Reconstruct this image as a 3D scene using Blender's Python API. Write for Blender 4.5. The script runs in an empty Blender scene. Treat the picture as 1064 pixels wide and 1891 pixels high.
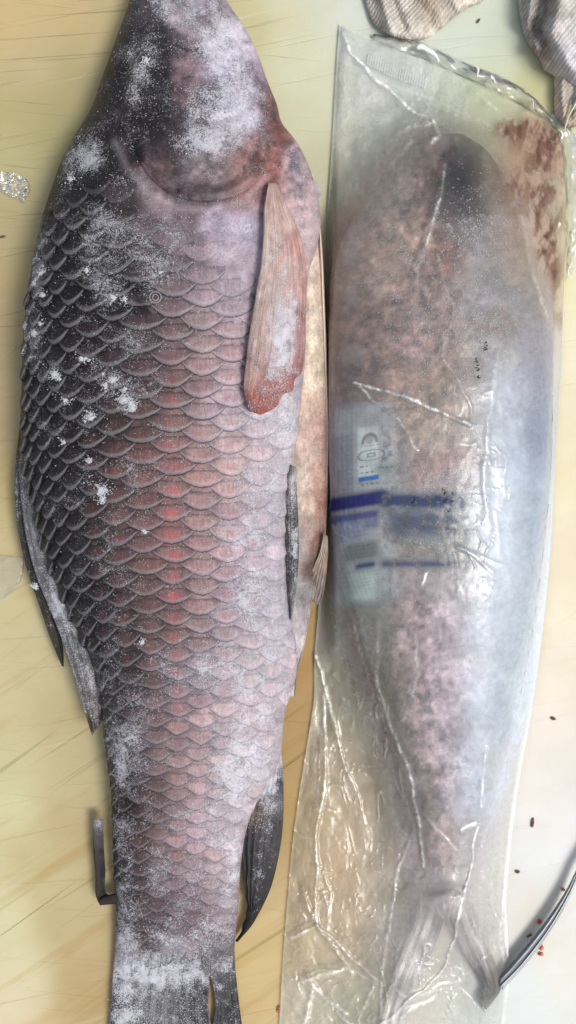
import bpy, math, random
import numpy as np
from mathutils import Vector
R = math.radians
rng = np.random.default_rng(7)
random.seed(7)
sc = bpy.context.scene

# ------------------------------------------------------------------ camera, light, exposure
S = 0.0004          # metres per photo pixel on the board
H = 0.78            # camera height over the board
CX, CY = 532.0, 945.5
cam_d = bpy.data.cameras.new('camera')
cam_d.sensor_fit = 'VERTICAL'
cam_d.angle = 2 * math.atan(945.5 * S / H)
cam_d.clip_start = 0.01
cam_d.clip_end = 50
cam = bpy.data.objects.new('camera', cam_d)
cam.location = (0, 0, H)
sc.collection.objects.link(cam)
sc.camera = cam

SUN_DIR = Vector((0.60, -0.28, 1.15)).normalized()
el = math.asin(SUN_DIR.z)
az = math.atan2(SUN_DIR.x, SUN_DIR.y)
w = bpy.data.worlds.new('World')
sc.world = w
w.use_nodes = True
nt = w.node_tree
nt.nodes.clear()
wo = nt.nodes.new('ShaderNodeOutputWorld')
bg = nt.nodes.new('ShaderNodeBackground')
sky = nt.nodes.new('ShaderNodeTexSky')
sky.sky_type = 'NISHITA'
sky.sun_disc = False
sky.sun_elevation = el
sky.sun_rotation = az
sky.air_density = 1.0
sky.dust_density = 4.0
sky.ozone_density = 1.0
bg.inputs['Strength'].default_value = 0.10
hsv = nt.nodes.new('ShaderNodeHueSaturation')          # thin overcast: the sky is nearly white
hsv.inputs['Saturation'].default_value = 0.42
nt.links.new(sky.outputs[0], hsv.inputs['Color'])
nt.links.new(hsv.outputs[0], bg.inputs['Color'])
nt.links.new(bg.outputs[0], wo.inputs['Surface'])
sun_d = bpy.data.lights.new('sun', 'SUN')
sun_d.energy = 1.5
sun_d.angle = R(20)
sun_d.color = (1.0, 0.945, 0.87)
sun = bpy.data.objects.new('sun', sun_d)
sun.rotation_euler = SUN_DIR.to_track_quat('Z', 'Y').to_euler()
sc.collection.objects.link(sun)
sc.view_settings.view_transform = 'Standard'
sc.view_settings.look = 'None'
sc.view_settings.exposure = 0.48
sc.view_settings.gamma = 1
sc.cycles.max_bounces = 10
sc.cycles.transparent_max_bounces = 16
sc.cycles.glossy_bounces = 3
sc.cycles.diffuse_bounces = 3
ALB = 0.80          # displayed colour -> surface colour

# ------------------------------------------------------------------ helpers
def P(px, py, z):
    """point seen at picture position px,py that lies z metres above the board"""
    px = np.asarray(px, float); py = np.asarray(py, float); z = np.asarray(z, float)
    k = 1 - z / H
    return np.stack([(px - CX) * S * k, (CY - py) * S * k, z + 0 * px], -1)

def sstep(a, b, x):
    t = np.clip((x - a) / (b - a), 0, 1)
    return t * t * (3 - 2 * t)

def lin(c):
    c = np.asarray(c, float) / 255
    return np.where(c < 0.04045, c / 12.92, ((c + 0.055) / 1.055) ** 2.4)

def spl(pts, n=None, ys=None):
    """smooth curve through picture points; n samples, or x at the given ys"""
    p = np.array(pts, float)
    if ys is not None:
        o = np.argsort(p[:, 1]); p = p[o]
        x, y = p[:, 1], p[:, 0]
        d = np.gradient(y, x)
        ys = np.clip(ys, x[0], x[-1])
        i = np.clip(np.searchsorted(x, ys) - 1, 0, len(x) - 2)
        h = x[i + 1] - x[i]; t = (ys - x[i]) / h
        return ((2*t**3 - 3*t**2 + 1) * y[i] + (t**3 - 2*t**2 + t) * h * d[i]
                + (-2*t**3 + 3*t**2) * y[i+1] + (t**3 - t**2) * h * d[i+1])
    L = np.r_[0, np.cumsum(np.hypot(*np.diff(p, axis=0).T))]
    q = np.linspace(0, L[-1], n)
    out = []
    for k in range(p.shape[1]):
        y = p[:, k]; d = np.gradient(y, L) if len(y) > 2 else np.full(len(y), (y[-1]-y[0]) / L[-1])
        i = np.clip(np.searchsorted(L, q) - 1, 0, len(L) - 2)
        h = L[i+1] - L[i]; t = (q - L[i]) / h
        out.append((2*t**3-3*t**2+1)*y[i] + (t**3-2*t**2+t)*h*d[i] + (-2*t**3+3*t**2)*y[i+1] + (t**3-t**2)*h*d[i+1])
    return np.stack(out, -1)

def _hash(ix, iy, seed):
    n = (ix.astype(np.int64) * 374761393 + iy.astype(np.int64) * 668265263 + seed * 1442695041) & 0xffffffff
    n = ((n ^ (n >> 13)) * 1274126177) & 0xffffffff
    return ((n ^ (n >> 16)) & 0xffff) / 65535.0

def vn(x, y, seed=0):
    x = np.asarray(x, float); y = np.asarray(y, float)
    ix = np.floor(x); iy = np.floor(y); fx = x - ix; fy = y - iy
    fx = fx*fx*(3-2*fx); fy = fy*fy*(3-2*fy)
    a = _hash(ix, iy, seed); b = _hash(ix+1, iy, seed); c = _hash(ix, iy+1, seed); d = _hash(ix+1, iy+1, seed)
    return (a*(1-fx)+b*fx)*(1-fy) + (c*(1-fx)+d*fx)*fy

def fbm(x, y, seed=0, o=4):
    s = 0; a = 0.5; t = 0
    for k in range(o):
        s = s + a * vn(x * 2**k + 17*k, y * 2**k - 9*k, seed + k); t += a; a *= 0.55
    return s / t

def shep(pts, px, py, e=22, p=3.2, ay=0.75):
    """scattered values -> smooth field (pts rows: x, y, v...)"""
    pts = np.array(pts, float)
    sh = np.broadcast(px, py).shape
    X = np.broadcast_to(px, sh).ravel(); Y = np.broadcast_to(py, sh).ravel()
    out = np.zeros((X.size, pts.shape[1] - 2))
    for s in range(0, X.size, 40000):
        d2 = (X[s:s+40000, None] - pts[None, :, 0])**2 + (ay * (Y[s:s+40000, None] - pts[None, :, 1]))**2 + e*e
        wt = d2 ** (-p / 2 * 1.25)
        out[s:s+40000] = (wt @ pts[:, 2:]) / wt.sum(1, keepdims=True)
    return out.reshape(sh + (-1,))

def blobs(lst, px, py):
    """sum of soft spots: x, y, rx, ry, amount"""
    s = np.zeros(np.broadcast(px, py).shape)
    for x, y, rx, ry, a in lst:
        s = s + a * np.exp(-(((px - x) / rx)**2 + ((py - y) / ry)**2))
    return s

def seg_field(pl, px, py, wd):
    """soft line along a polyline (rows x, y[, strength])"""
    pl = np.array(pl, float); best = np.zeros(np.broadcast(px, py).shape)
    for a, b in zip(pl[:-1], pl[1:]):
        ab = b[:2] - a[:2]; L2 = (ab**2).sum() + 1e-9
        t = np.clip(((px - a[0]) * ab[0] + (py - a[1]) * ab[1]) / L2, 0, 1)
        d = np.hypot(px - a[0] - t*ab[0], py - a[1] - t*ab[1])
        st = 1.0 if pl.shape[1] < 3 else a[2] + t * (b[2] - a[2])
        best = np.maximum(best, st * np.exp(-(d / wd)**2))
    return best

def new_empty(name, px, py, label, cat, group=None):
    o = bpy.data.objects.new(name, None)
    o.empty_display_size = 0.02
    o.location = tuple(P(px, py, 0.0))
    sc.collection.objects.link(o)
    o['label'] = label; o['category'] = cat
    if group: o['group'] = group
    return o

def mk(name, V, F, mat, parent=None, attrs=None, uv=None, smooth=True, label=None, cat=None, group=None, kind=None, loc=None):
    """mesh object from numpy verts (N,3), faces (M,3|4); attrs: dict name -> (N,) or (N,3)"""
    V = np.asarray(V, float).reshape(-1, 3)
    root = parent
    base = np.zeros(3)
    while root is not None:
        base = base + np.array(root.location); root = root.parent
    if parent is None and loc is not None: base = np.array(loc, float)
    me = bpy.data.meshes.new(name)
    F = np.asarray(F, np.int32)
    k = F.shape[1]
    me.vertices.add(len(V)); me.vertices.foreach_set('co', (V - base).ravel())
    me.loops.add(F.size); me.loops.foreach_set('vertex_index', F.ravel())
    me.polygons.add(len(F)); me.polygons.foreach_set('loop_start', np.arange(0, F.size, k, dtype=np.int32))
    me.update(calc_edges=True)
    me.polygons.foreach_set('use_smooth', np.full(len(F), smooth))
    for an, av in (attrs or {}).items():
        av = np.asarray(av, float)
        if av.ndim == 2:
            at = me.attributes.new(an, 'FLOAT_COLOR', 'POINT')
            at.data.foreach_set('color', np.c_[av, np.ones(len(av))].ravel())
        else:
            at = me.attributes.new(an, 'FLOAT', 'POINT')
            at.data.foreach_set('value', av)
    if uv is not None:
        ul = me.uv_layers.new(name='UVMap')
        ul.data.foreach_set('uv', np.asarray(uv)[F.ravel()].ravel())
    me.validate(clean_customdata=False)
    if mat: me.materials.append(mat)
    o = bpy.data.objects.new(name, me)
    sc.collection.objects.link(o)
    if parent is not None: o.parent = parent
    elif loc is not None: o.location = loc
    if label: o['label'] = label
    if cat: o['category'] = cat
    if group: o['group'] = group
    if kind: o['kind'] = kind
    return o

def gridF(n, m, off=0, flip=False):
    i = np.arange(n - 1)[:, None]; j = np.arange(m - 1)[None, :]
    a = i * m + j
    q = np.stack([a, a + m, a + m + 1, a + 1], -1).reshape(-1, 4)
    if flip: q = q[:, ::-1]
    return q + off

def loft(name, Lp, Rp, n, m, ztop, thick, mat, parent=None, attrs=None, cspace=False, **kw):
    """closed sheet between two picture polylines. ztop(px,py,u,v)->z, thick: metres (or fn)"""
    A = spl(Lp, n); B = spl(Rp, n)
    u = np.linspace(0, 1, m)
    if cspace: u = 0.5 - 0.5 * np.cos(np.pi * u)
    px = A[:, None, 0] * (1 - u) + B[:, None, 0] * u
    py = A[:, None, 1] * (1 - u) + B[:, None, 1] * u
    uu = np.broadcast_to(u, px.shape); vv = np.broadcast_to(np.linspace(0, 1, n)[:, None], px.shape)
    z = ztop(px, py, uu, vv) + 0 * px
    th = thick(px, py, uu, vv) if callable(thick) else thick + 0 * px
    zb = np.maximum(z - th, 0.0006)
    V = np.r_[P(px, py, z).reshape(-1, 3), P(px, py, zb).reshape(-1, 3)]
    N = n * m
    top = gridF(n, m); bot = gridF(n, m, N, True)
    e = []
    i = np.arange(n - 1)
    e.append(np.stack([i*m, i*m + N, (i+1)*m + N, (i+1)*m], -1))
    i = i * m + m - 1
    e.append(np.stack([i, i + m, i + m + N, i + N], -1))
    j = np.arange(m - 1)
    e.append(np.stack([j, j + 1, j + 1 + N, j + N], -1))
    j = j + (n - 1) * m
    e.append(np.stack([j, j + N, j + 1 + N, j + 1], -1))
    F = np.concatenate([top, bot] + e)
    F = F[:, ::-1]  # face up
    at = {}
    for k, fn in (attrs or {}).items():
        a = fn(px, py, uu, vv)
        a = a.reshape(N, -1) if a.ndim == 3 else (a + 0*px).reshape(N)
        at[k] = np.concatenate([a, a])
    uvs = np.stack([uu.ravel(), vv.ravel()], -1)
    return mk(name, V, F, mat, parent, at, np.r_[uvs, uvs], **kw)

# ------------------------------------------------------------------ node helpers
class NT:
    def __init__(s, name):
        s.m = bpy.data.materials.new(name); s.m.use_nodes = True
        s.t = s.m.node_tree; s.t.nodes.clear()
        s.out = s.t.nodes.new('ShaderNodeOutputMaterial')
        s.co = s.t.nodes.new('ShaderNodeTexCoord')
    def n(s, ty, **kw):
        nd = s.t.nodes.new(ty)
        for k, v in kw.items():
            if k.startswith('_'): setattr(nd, k[1:], v)
        return nd
    def l(s, a, b): s.t.links.new(a, b)
    def put(s, v, sock):
        if hasattr(v, 'links'): s.l(v, sock)
        elif v is not None:
            if hasattr(sock.default_value, '__len__') and not hasattr(v, '__len__'): v = (v,)*len(sock.default_value)
            if hasattr(sock.default_value, '__len__') and len(sock.default_value) == 4 and len(v) == 3: v = (*v, 1)
            sock.default_value = v
    def math(s, op, a, b=None, c=None, clamp=False):
        nd = s.n('ShaderNodeMath'); nd.operation = op; nd.use_clamp = clamp
        s.put(a, nd.inputs[0]); s.put(b, nd.inputs[1]); s.put(c, nd.inputs[2]); return nd.outputs[0]
    def ss(s, a, b, x):
        nd = s.n('ShaderNodeMapRange'); nd.interpolation_type = 'SMOOTHSTEP'
        s.put(x, nd.inputs[0]); s.put(a, nd.inputs[1]); s.put(b, nd.inputs[2])
        nd.inputs[3].default_value = 0; nd.inputs[4].default_value = 1; return nd.outputs[0]
    def mr(s, x, a, b, c, d):
        nd = s.n('ShaderNodeMapRange')
        for i, v in enumerate((x, a, b, c, d)): s.put(v, nd.inputs[i])
        return nd.outputs[0]
    def mix(s, f, a, b, mode='MIX'):
        nd = s.n('ShaderNodeMix'); nd.data_type = 'RGBA'; nd.blend_type = mode
        s.put(f, nd.inputs[0]); s.put(a, nd.inputs[6]); s.put(b, nd.inputs[7]); return nd.outputs[2]
    def attr(s, name):
        nd = s.n('ShaderNodeAttribute'); nd.attribute_name = name; return nd
    def noise(s, scale, detail=2, rough=0.5, vec=None, dist=0.0):
        nd = s.n('ShaderNodeTexNoise'); nd.inputs['Scale'].default_value = scale
        nd.inputs['Detail'].default_value = detail; nd.inputs['Roughness'].default_value = rough
        nd.inputs['Distortion'].default_value = dist
        s.l(vec if vec is not None else s.co.outputs['Object'], nd.inputs['Vector']); return nd.outputs['Fac']
    def mapping(s, rot=0, scale=(1, 1, 1), loc=(0, 0, 0), vec=None):
        nd = s.n('ShaderNodeMapping'); nd.inputs['Rotation'].default_value = (0, 0, rot)
        nd.inputs['Scale'].default_value = scale; nd.inputs['Location'].default_value = loc
        # rotate first, then scale: two nodes
        r = s.n('ShaderNodeMapping'); r.inputs['Rotation'].default_value = (0, 0, rot)
        s.l(vec if vec is not None else s.co.outputs['Object'], r.inputs['Vector'])
        nd.inputs['Rotation'].default_value = (0, 0, 0)
        s.l(r.outputs[0], nd.inputs['Vector']); return nd.outputs[0]
    def bump(s, h, strength=0.5, dist=0.001, nrm=None):
        nd = s.n('ShaderNodeBump'); nd.inputs['Strength'].default_value = strength
        nd.inputs['Distance'].default_value = dist; s.put(h, nd.inputs['Height'])
        if nrm is not None: s.l(nrm, nd.inputs['Normal'])
        return nd.outputs[0]
    def pbr(s, col, rough=0.5, spec=0.5, nrm=None, metal=0.0, sss=0.0, coat=0.0, coat_r=0.1, sssr=(1, .5, .4)):
        nd = s.n('ShaderNodeBsdfPrincipled')
        s.put(col, nd.inputs['Base Color']); s.put(rough, nd.inputs['Roughness'])
        s.put(spec, nd.inputs['Specular IOR Level']); s.put(metal, nd.inputs['Metallic'])
        if sss:
            nd.inputs['Subsurface Weight'].default_value = sss; nd.inputs['Subsurface Scale'].default_value = 0.004
            nd.inputs['Subsurface Radius'].default_value = sssr
        if coat: nd.inputs['Coat Weight'].default_value = coat; nd.inputs['Coat Roughness'].default_value = coat_r
        if nrm is not None: s.l(nrm, nd.inputs['Normal'])
        return nd.outputs[0]
    def done(s, sh): s.l(sh, s.out.inputs['Surface']); return s.m

FROST = (0.62, 0.64, 0.74)

def skin_material(name, scale=False, gain=1.0):
    t = NT(name)
    col = t.attr('col').outputs['Color']
    fro = t.attr('frost').outputs['Fac']
    mott = t.noise(90, 6, 0.7)
    fine = t.noise(600, 3, 0.75)
    c = t.mix(t.mr(mott, 0.3, 0.7, 0.0, 1.0), t.mix(1.0, col, (0.72, 0.70, 0.72), 'MULTIPLY'), t.mix(1.0, col, (1.22, 1.2, 1.2), 'MULTIPLY'))
    c = t.mix(t.math('MULTIPLY', t.mr(fine, 0.40, 0.60, 0, 1), 0.5), c, t.mix(1.0, c, (0.5, 0.46, 0.48), 'MULTIPLY'))
    hgt = t.math('MULTIPLY', fine, 0.25)
    if scale:
        uv = t.co.outputs['UV']
        sep = t.n('ShaderNodeSeparateXYZ'); t.l(uv, sep.inputs[0])
        a, q = sep.outputs[0], sep.outputs[1]
        rim = t.attr('rim').outputs['Fac']       # strength of the printed rim
        red = t.attr('red').outputs['Fac']
        # radial streaks
        cmb = t.n('ShaderNodeCombineXYZ')
        t.l(t.math('MULTIPLY', a, 9.0), cmb.inputs[0]); t.l(t.math('MULTIPLY', q, 1.3), cmb.inputs[1]); t.l(t.attr('rnd').outputs['Fac'], cmb.inputs[2])
        st = t.noise(1.6, 2, 0.6, cmb.outputs[0])
        a2 = t.math('MULTIPLY', a, a)
        ab = t.math('ABSOLUTE', a)
        wob = t.math('MULTIPLY', t.math('SUBTRACT', t.noise(260, 2, 0.6), 0.5), 0.16)
        aw = t.math('ADD', ab, wob); qw = t.math('ADD', q, t.math('MULTIPLY', wob, 0.5))
        core = t.math('MULTIPLY', t.ss(0.84, 0.50, aw), t.math('MULTIPLY', t.ss(0.38, 0.54, t.math('SUBTRACT', qw, t.math('MULTIPLY', a2, 0.22))), t.ss(0.90, 0.80, qw)))
        # outside the core: dusky skin of the pockets
        ncore = t.math('MULTIPLY', t.math('SUBTRACT', 1.0, core), rim)
        wet = t.mix(t.math('MULTIPLY', ncore, 0.75), c, t.mix(1.0, c, (0.46, 0.50, 0.55), 'MULTIPLY'))
        wet = t.mix(t.math('MULTIPLY', core, t.math('MULTIPLY', rim, 0.60)), wet, t.mix(1.0, wet, (1.10, 1.10, 1.08), 'MULTIPLY'))
        rc = t.math('MULTIPLY', t.math('MULTIPLY', t.ss(0.40, 0.10, aw), t.math('MULTIPLY', t.ss(0.50, 0.64, qw), t.ss(0.90, 0.78, qw))), red, clamp=True)
        wet = t.mix(rc, wet, t.mix(fine, (0.36, 0.075, 0.085), (0.25, 0.115, 0.105)))
        wet = t.mix(t.math('MULTIPLY', t.math('MULTIPLY', t.ss(0.45, 0.62, st), core), 0.55), wet, t.mix(1.0, wet, (1.5, 1.42, 1.34), 'MULTIPLY'))
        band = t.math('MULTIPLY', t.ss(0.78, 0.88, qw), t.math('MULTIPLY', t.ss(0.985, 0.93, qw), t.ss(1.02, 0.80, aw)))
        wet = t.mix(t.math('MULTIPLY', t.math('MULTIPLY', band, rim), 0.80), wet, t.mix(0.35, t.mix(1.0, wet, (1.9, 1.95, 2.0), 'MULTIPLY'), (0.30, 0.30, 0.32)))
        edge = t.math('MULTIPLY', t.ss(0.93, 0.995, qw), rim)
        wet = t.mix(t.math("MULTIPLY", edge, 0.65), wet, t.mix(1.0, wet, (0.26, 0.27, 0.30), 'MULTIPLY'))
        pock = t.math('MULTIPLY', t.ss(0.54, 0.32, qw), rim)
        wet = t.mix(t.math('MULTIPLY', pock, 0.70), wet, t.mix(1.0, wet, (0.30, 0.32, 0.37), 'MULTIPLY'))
        c = wet
        hgt = t.math('ADD', hgt, t.math('MULTIPLY', st, 0.35))
    # frost: grains gathered in drifts
    dr = t.noise(55, 5, 0.62)
    g1 = t.noise(1500, 1.5, 0.6)
    g2 = t.noise(420, 3, 0.7)
    k = t.math('ADD', t.math('MULTIPLY', g1, 0.65), t.math('MULTIPLY', g2, 0.35))
    k = t.math('ADD', k, t.math('MULTIPLY', t.math('SUBTRACT', dr, 0.5), 0.40))
    thr = t.mr(fro, 0.0, 1.0, 0.70, 0.40)
    f = t.ss(t.math('SUBTRACT', thr, 0.05), t.math('ADD', thr, 0.09), k)
    veil = t.math('MULTIPLY', fro, 0.12)
    c = t.mix(t.math('MULTIPLY', fro, 0.06), c, (0.40, 0.40, 0.46))
    c = t.mix(t.math('MULTIPLY', f, 0.66), c, t.mix(g2, (0.46, 0.47, 0.54), (0.76, 0.77, 0.84)))
    ro = t.mr(f, 0, 1, 0.46, 0.8)
    hgt = t.math('ADD', hgt, t.math('MULTIPLY', f, 0.9))
    b = t.bump(hgt, 0.75, 0.0006)
    return t.done(t.pbr(c, ro, 0.24, b))

M_skin = skin_material('frosted_fish_skin')
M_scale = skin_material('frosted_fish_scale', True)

def fin_material(name, pale, dark, frost_amt=0.5, nray=26, contrast=1.0):
    t = NT(name)
    col = t.attr('col').outputs['Color']; fro = t.attr('frost').outputs['Fac']
    sep = t.n('ShaderNodeSeparateXYZ'); t.l(t.co.outputs['UV'], sep.inputs[0])
    cmb = t.n('ShaderNodeCombineXYZ')
    t.l(t.math('MULTIPLY', sep.outputs[0], float(nray)*1.5), cmb.inputs[0]); t.l(t.math('MULTIPLY', sep.outputs[1], 5.0), cmb.inputs[1])
    r = t.noise(1.0, 4, 0.65, cmb.outputs[0])
    ray = t.ss(0.40, 0.60, r)
    c = t.mix(t.math('MULTIPLY', ray, contrast, clamp=True), t.mix(1.0, col, dark, 'MULTIPLY'), t.mix(1.0, col, pale, 'MULTIPLY'))
    fine = t.noise(1300, 2, 0.7); dr = t.noise(140, 5, 0.65)
    k = t.math('ADD', t.math('MULTIPLY', fine, 0.6), t.math('MULTIPLY', dr, 0.4))
    thr = t.mr(fro, 0, 1, 0.68, 0.40)
    f = t.ss(t.math('SUBTRACT', thr, .03), t.math('ADD', thr, 0.08), k)
    c = t.mix(t.math('MULTIPLY', f, 0.75), c, (0.62, 0.63, 0.70))
    hgt = t.math('ADD', t.math('MULTIPLY', r, 1.2), t.math('MULTIPLY', f, 0.6))
    return t.done(t.pbr(c, 0.38, 0.5, t.bump(hgt, 0.7, 0.0007)))
M_fin = fin_material('ray_fin_skin', (1.3, 1.3, 1.33), (0.55, 0.55, 0.57))
M_fin_soft = fin_material('soft_fin_skin', (1.28, 1.28, 1.32), (0.64, 0.63, 0.66), nray=56)
M_fin_dark = fin_material('dark_ray_fin_skin', (1.7, 1.7, 1.75), (0.40, 0.40, 0.40), nray=34, contrast=0.8)

def ice_material():
    t = NT('hoar_frost')
    n = t.noise(900, 2)
    return t.done(t.pbr(t.mix(n, (0.42, 0.44, 0.48), (0.66, 0.68, 0.72)), 0.45, 0.5, sss=0.0))
M_ice = ice_material()

# ------------------------------------------------------------------ cutting board and ground
BT = 0.0
def board():
    t = NT('worn_pale_board')
    col = t.attr('col').outputs['Color']; m = t.attr('cuts').outputs['Fac']; gm = t.attr('grain').outputs['Fac']
    c = t.mix(t.math('MULTIPLY', t.mr(t.noise(13, 7, 0.68), .38, .62, 0, 1), 0.34), col, t.mix(1.0, col, (0.84, 0.76, 0.58), 'MULTIPLY'))
    # long slanting stains soaked along saw marks (lower left), rising to the right
    v = t.mapping(R(-33), (2.2, 46, 1))
    s1 = t.noise(1.0, 5, 0.6, v, 0.25)
    st = t.ss(0.52, 0.68, s1)
    c = t.mix(t.math('MULTIPLY', t.math('MULTIPLY', st, gm), 0.42), c, t.mix(1.0, c, (0.78, 0.62, 0.34), 'MULTIPLY'))
    # warm brown blotches
    s2 = t.noise(1.0, 3, 0.55, t.mapping(R(-33), (14, 34, 1), (3, 1, 0)))
    c = t.mix(t.math('MULTIPLY', t.math('MULTIPLY', t.ss(0.50, 0.75, s2), gm), 0.45), c, t.mix(1.0, c, (0.82, 0.64, 0.36), 'MULTIPLY'))
    # thin knife cuts in several directions
    cuts = None; hh = None
    for ang, lo, sx, sy, th, g in ((-33, (0, 0, 0), 3, 110, 0.62, 'g'), (-36, (5, 2, 0), 4, 190, 0.63, 'g'), (-4, (1, 7, 0), 4, 260, 0.62, 'c'),
                                   (-12, (9, 3, 0), 5, 330, 0.62, 'c'), (6, (4, 4, 0), 6, 400, 0.63, 'c'), (-40, (2, 8, 0), 7, 260, 0.66, 'c')):
        wv = t.noise(1.0, 2.5, 0.5, t.mapping(R(ang), (sx, sy, 1), lo), 0.12)
        k = t.math('MULTIPLY', t.ss(th, th + 0.12, wv), gm if g == 'g' else m)
        cuts = k if cuts is None else t.math('MAXIMUM', cuts, k)
    c = t.mix(t.math('MULTIPLY', cuts, 0.42), c, t.mix(1.0, c, (0.52, 0.42, 0.26), 'MULTIPLY'))
    # pale scuffs
    wv = t.noise(1.0, 2.5, 0.5, t.mapping(R(-14), (7, 260, 1), (6, 6, 0)), 0.1)
    sc_ = t.math('MULTIPLY', t.ss(0.66, 0.74, wv), m)
    c = t.mix(t.math('MULTIPLY', sc_, 0.35), c, (0.62, 0.60, 0.42))
    fine = t.noise(420, 3, 0.7)
    c = t.mix(t.math('MULTIPLY', t.mr(fine, .3, .7, 0, 1), 0.10), c, t.mix(1.0, c, (0.7, 0.66, 0.58), 'MULTIPLY'))
    sp = t.ss(0.77, 0.82, t.noise(210, 2, 0.5))
    c = t.mix(t.math('MULTIPLY', sp, 0.6), c, (0.16, 0.11, 0.06))
    h = t.math('SUBTRACT', t.math('MULTIPLY', fine, 0.15), cuts)
    ro = t.mr(t.noise(16, 3), 0.3, 0.7, 0.34, 0.55)
    mat = t.done(t.pbr(c, ro, 0.4, t.bump(h, 0.6, 0.0006)))
    pts = [(20,40,200,178,122),(120,30,196,176,122),(200,60,192,176,124),(60,120,190,174,128),(140,150,176,166,118),(40,200,178,168,112),(100,240,166,160,108),
           (20,300,182,176,124),(60,340,176,168,120),(20,420,180,168,120),(15,520,184,168,118),(15,640,182,168,122),(10,760,190,172,122),(10,900,190,174,120),
           (20,1020,196,182,130),(30,1100,196,186,134),(60,1220,192,184,136),(30,1300,200,190,142),(90,1330,184,172,124),(40,1420,200,196,148),(120,1420,186,174,124),
           (20,1500,208,206,158),(120,1520,186,168,118),(60,1600,194,184,132),(20,1700,210,206,158),(110,1700,186,170,120),(40,1800,212,206,160),(150,1820,182,160,108),
           (10,1880,214,204,160),(490,1780,200,178,118),(480,1860,198,176,118),(530,1500,176,150,88),(550,1380,168,140,84),(560,1230,170,138,80),  # browner between carp and bag: the gap's shade is painted in
           (470,60,196,190,140),(540,60,208,208,168),(590,140,206,208,170),(560,220,204,206,166),(600,300,190,190,150),(600,20,205,210,180),(650,10,212,218,198),
           (720,110,206,214,196),(850,90,206,216,192),(930,40,204,214,186),(900,170,204,210,168),(990,190,196,194,140),(1050,300,206,206,164),
           (1055,420,220,220,176),(1050,520,226,222,170),(1050,640,224,218,176),(1045,760,222,214,174),(1040,900,222,214,170),(1035,1000,222,212,176),
           (1030,1100,220,212,176),(1030,1200,222,214,184),(1000,1350,222,216,194),(1000,1450,220,218,202),(1040,1550,222,222,208),(990,1600,214,220,206),
           (960,1650,216,214,196),(1040,1800,220,220,200),(1000,1880,214,218,202),(960,1850,214,220,206),(700,1800,200,190,150),(620,1600,196,172,130),
           (620,1800,200,186,146),(800,1000,210,206,170),(300,900,188,172,120)]
    xs = np.arange(-260, 1340, 10.0); ys = np.arange(-260, 2180, 10.0)
    X, Y = np.meshgrid(xs, ys)
    colf = lin(shep(pts, X, Y, 40, 3.0, 0.8)) * ALB * np.array([1.12, 1.135, 1.34])
    cuts = 1 - 0.72 * sstep(430, 640, X)
    cuts = cuts * (0.45 + 0.55 * sstep(1100, 300, Y))
    grain = sstep(420, 1250, Y) * (1 - sstep(560, 660, X)) * 0.9 + 0.10
    V = P(X, Y, 0.0 * X).reshape(-1, 3)
    n, m_ = X.shape
    N = n * m_
    Vb = V.copy(); Vb[:, 2] = -0.022
    rimi = np.r_[np.arange(m_), np.arange(1, n) * m_ + m_ - 1, (n-1)*m_ + np.arange(m_-2, -1, -1), np.arange(n-2, 0, -1) * m_]
    side = np.stack([rimi, np.roll(rimi, -1), np.roll(rimi, -1) + N, rimi + N], -1)
    F = np.concatenate([gridF(n, m_), gridF(n, m_, N, True), side])
    o = mk('cutting_board', np.r_[V, Vb], F[:, ::1], mat, None,
           {'col': np.tile(colf.reshape(-1, 3), (2, 1)), 'cuts': np.tile(cuts.ravel(), 2), 'grain': np.tile((grain+0*X).ravel(), 2)},
           label='large pale yellow cutting board covered with knife scratches under both fish', cat='cutting board')
    t2 = NT('grey_worktop')
    m2 = t2.done(t2.pbr(t2.mix(t2.noise(30, 4), (0.30, 0.30, 0.30), (0.42, 0.42, 0.41)), 0.5))
    g = np.array([[-3, -3, -0.0222], [3, -3, -0.0222], [3, 3, -0.0222], [-3, 3, -0.0222]], float)
    mk('ground', g, [[0, 1, 2, 3]], m2, None, kind='structure')
board()

# ------------------------------------------------------------------ fish 1: body surface
F1L = [(262,-120),(250,-40),(240,0),(222,50),(204,100),(186,150),(168,200),(138,250),(112,300),(94,350),(78,400),(66,450),(57,500),(50,550),(44,600),(40,700),(38,780),(40,850),(58,920),(72,980),(88,1040),
       (112,1100),(140,1160),(168,1220),(184,1280),(190,1340),(196,1400),(204,1450),(207,1500),(210,1600),(214,1700),(212,1750),(209,1800)]
F1R = [(385,-120),(402,-40),(418,0),(452,50),(476,100),(494,150),(512,195),(520,225),(548,262),(572,310),(584,350),(592,400),(588,445),(573,500),(568,570),(566,640),(562,700),(555,760),(548,820),(540,860),
       (534,920),(530,1000),(531,1080),(538,1140),(546,1190),(549,1232),(540,1275),(528,1310),(522,1360),(514,1410),(494,1450),(470,1490),(456,1530),(447,1580),(442,1640),(438,1700),(433,1750),(428,1800)]
def f1_zc(y): return np.interp(y, [-120, 0, 200, 500, 900, 1250, 1500, 1750, 1810], [.018, .020, .027, .036, .034, .026, .017, .009, .005])
def f1_a(y): return np.interp(y, [-120, 0, 200, 500, 900, 1250, 1500, 1700, 1810], [.018, .026, .036, .043, .042, .033, .022, .011, .005])
def prof(u, p=2.3):
    return np.maximum(1 - np.abs(u)**p, 0) ** 0.5

def f1_top(px, py):
    L = spl(F1L, ys=py); Rr = spl(F1R, ys=py)
    u = np.clip((2*px - L - Rr) / (Rr - L), -1, 1)
    z = f1_zc(py) + f1_a(py) * prof(u)
    z = z + f1_detail(px, py, u)
    return z

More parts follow.
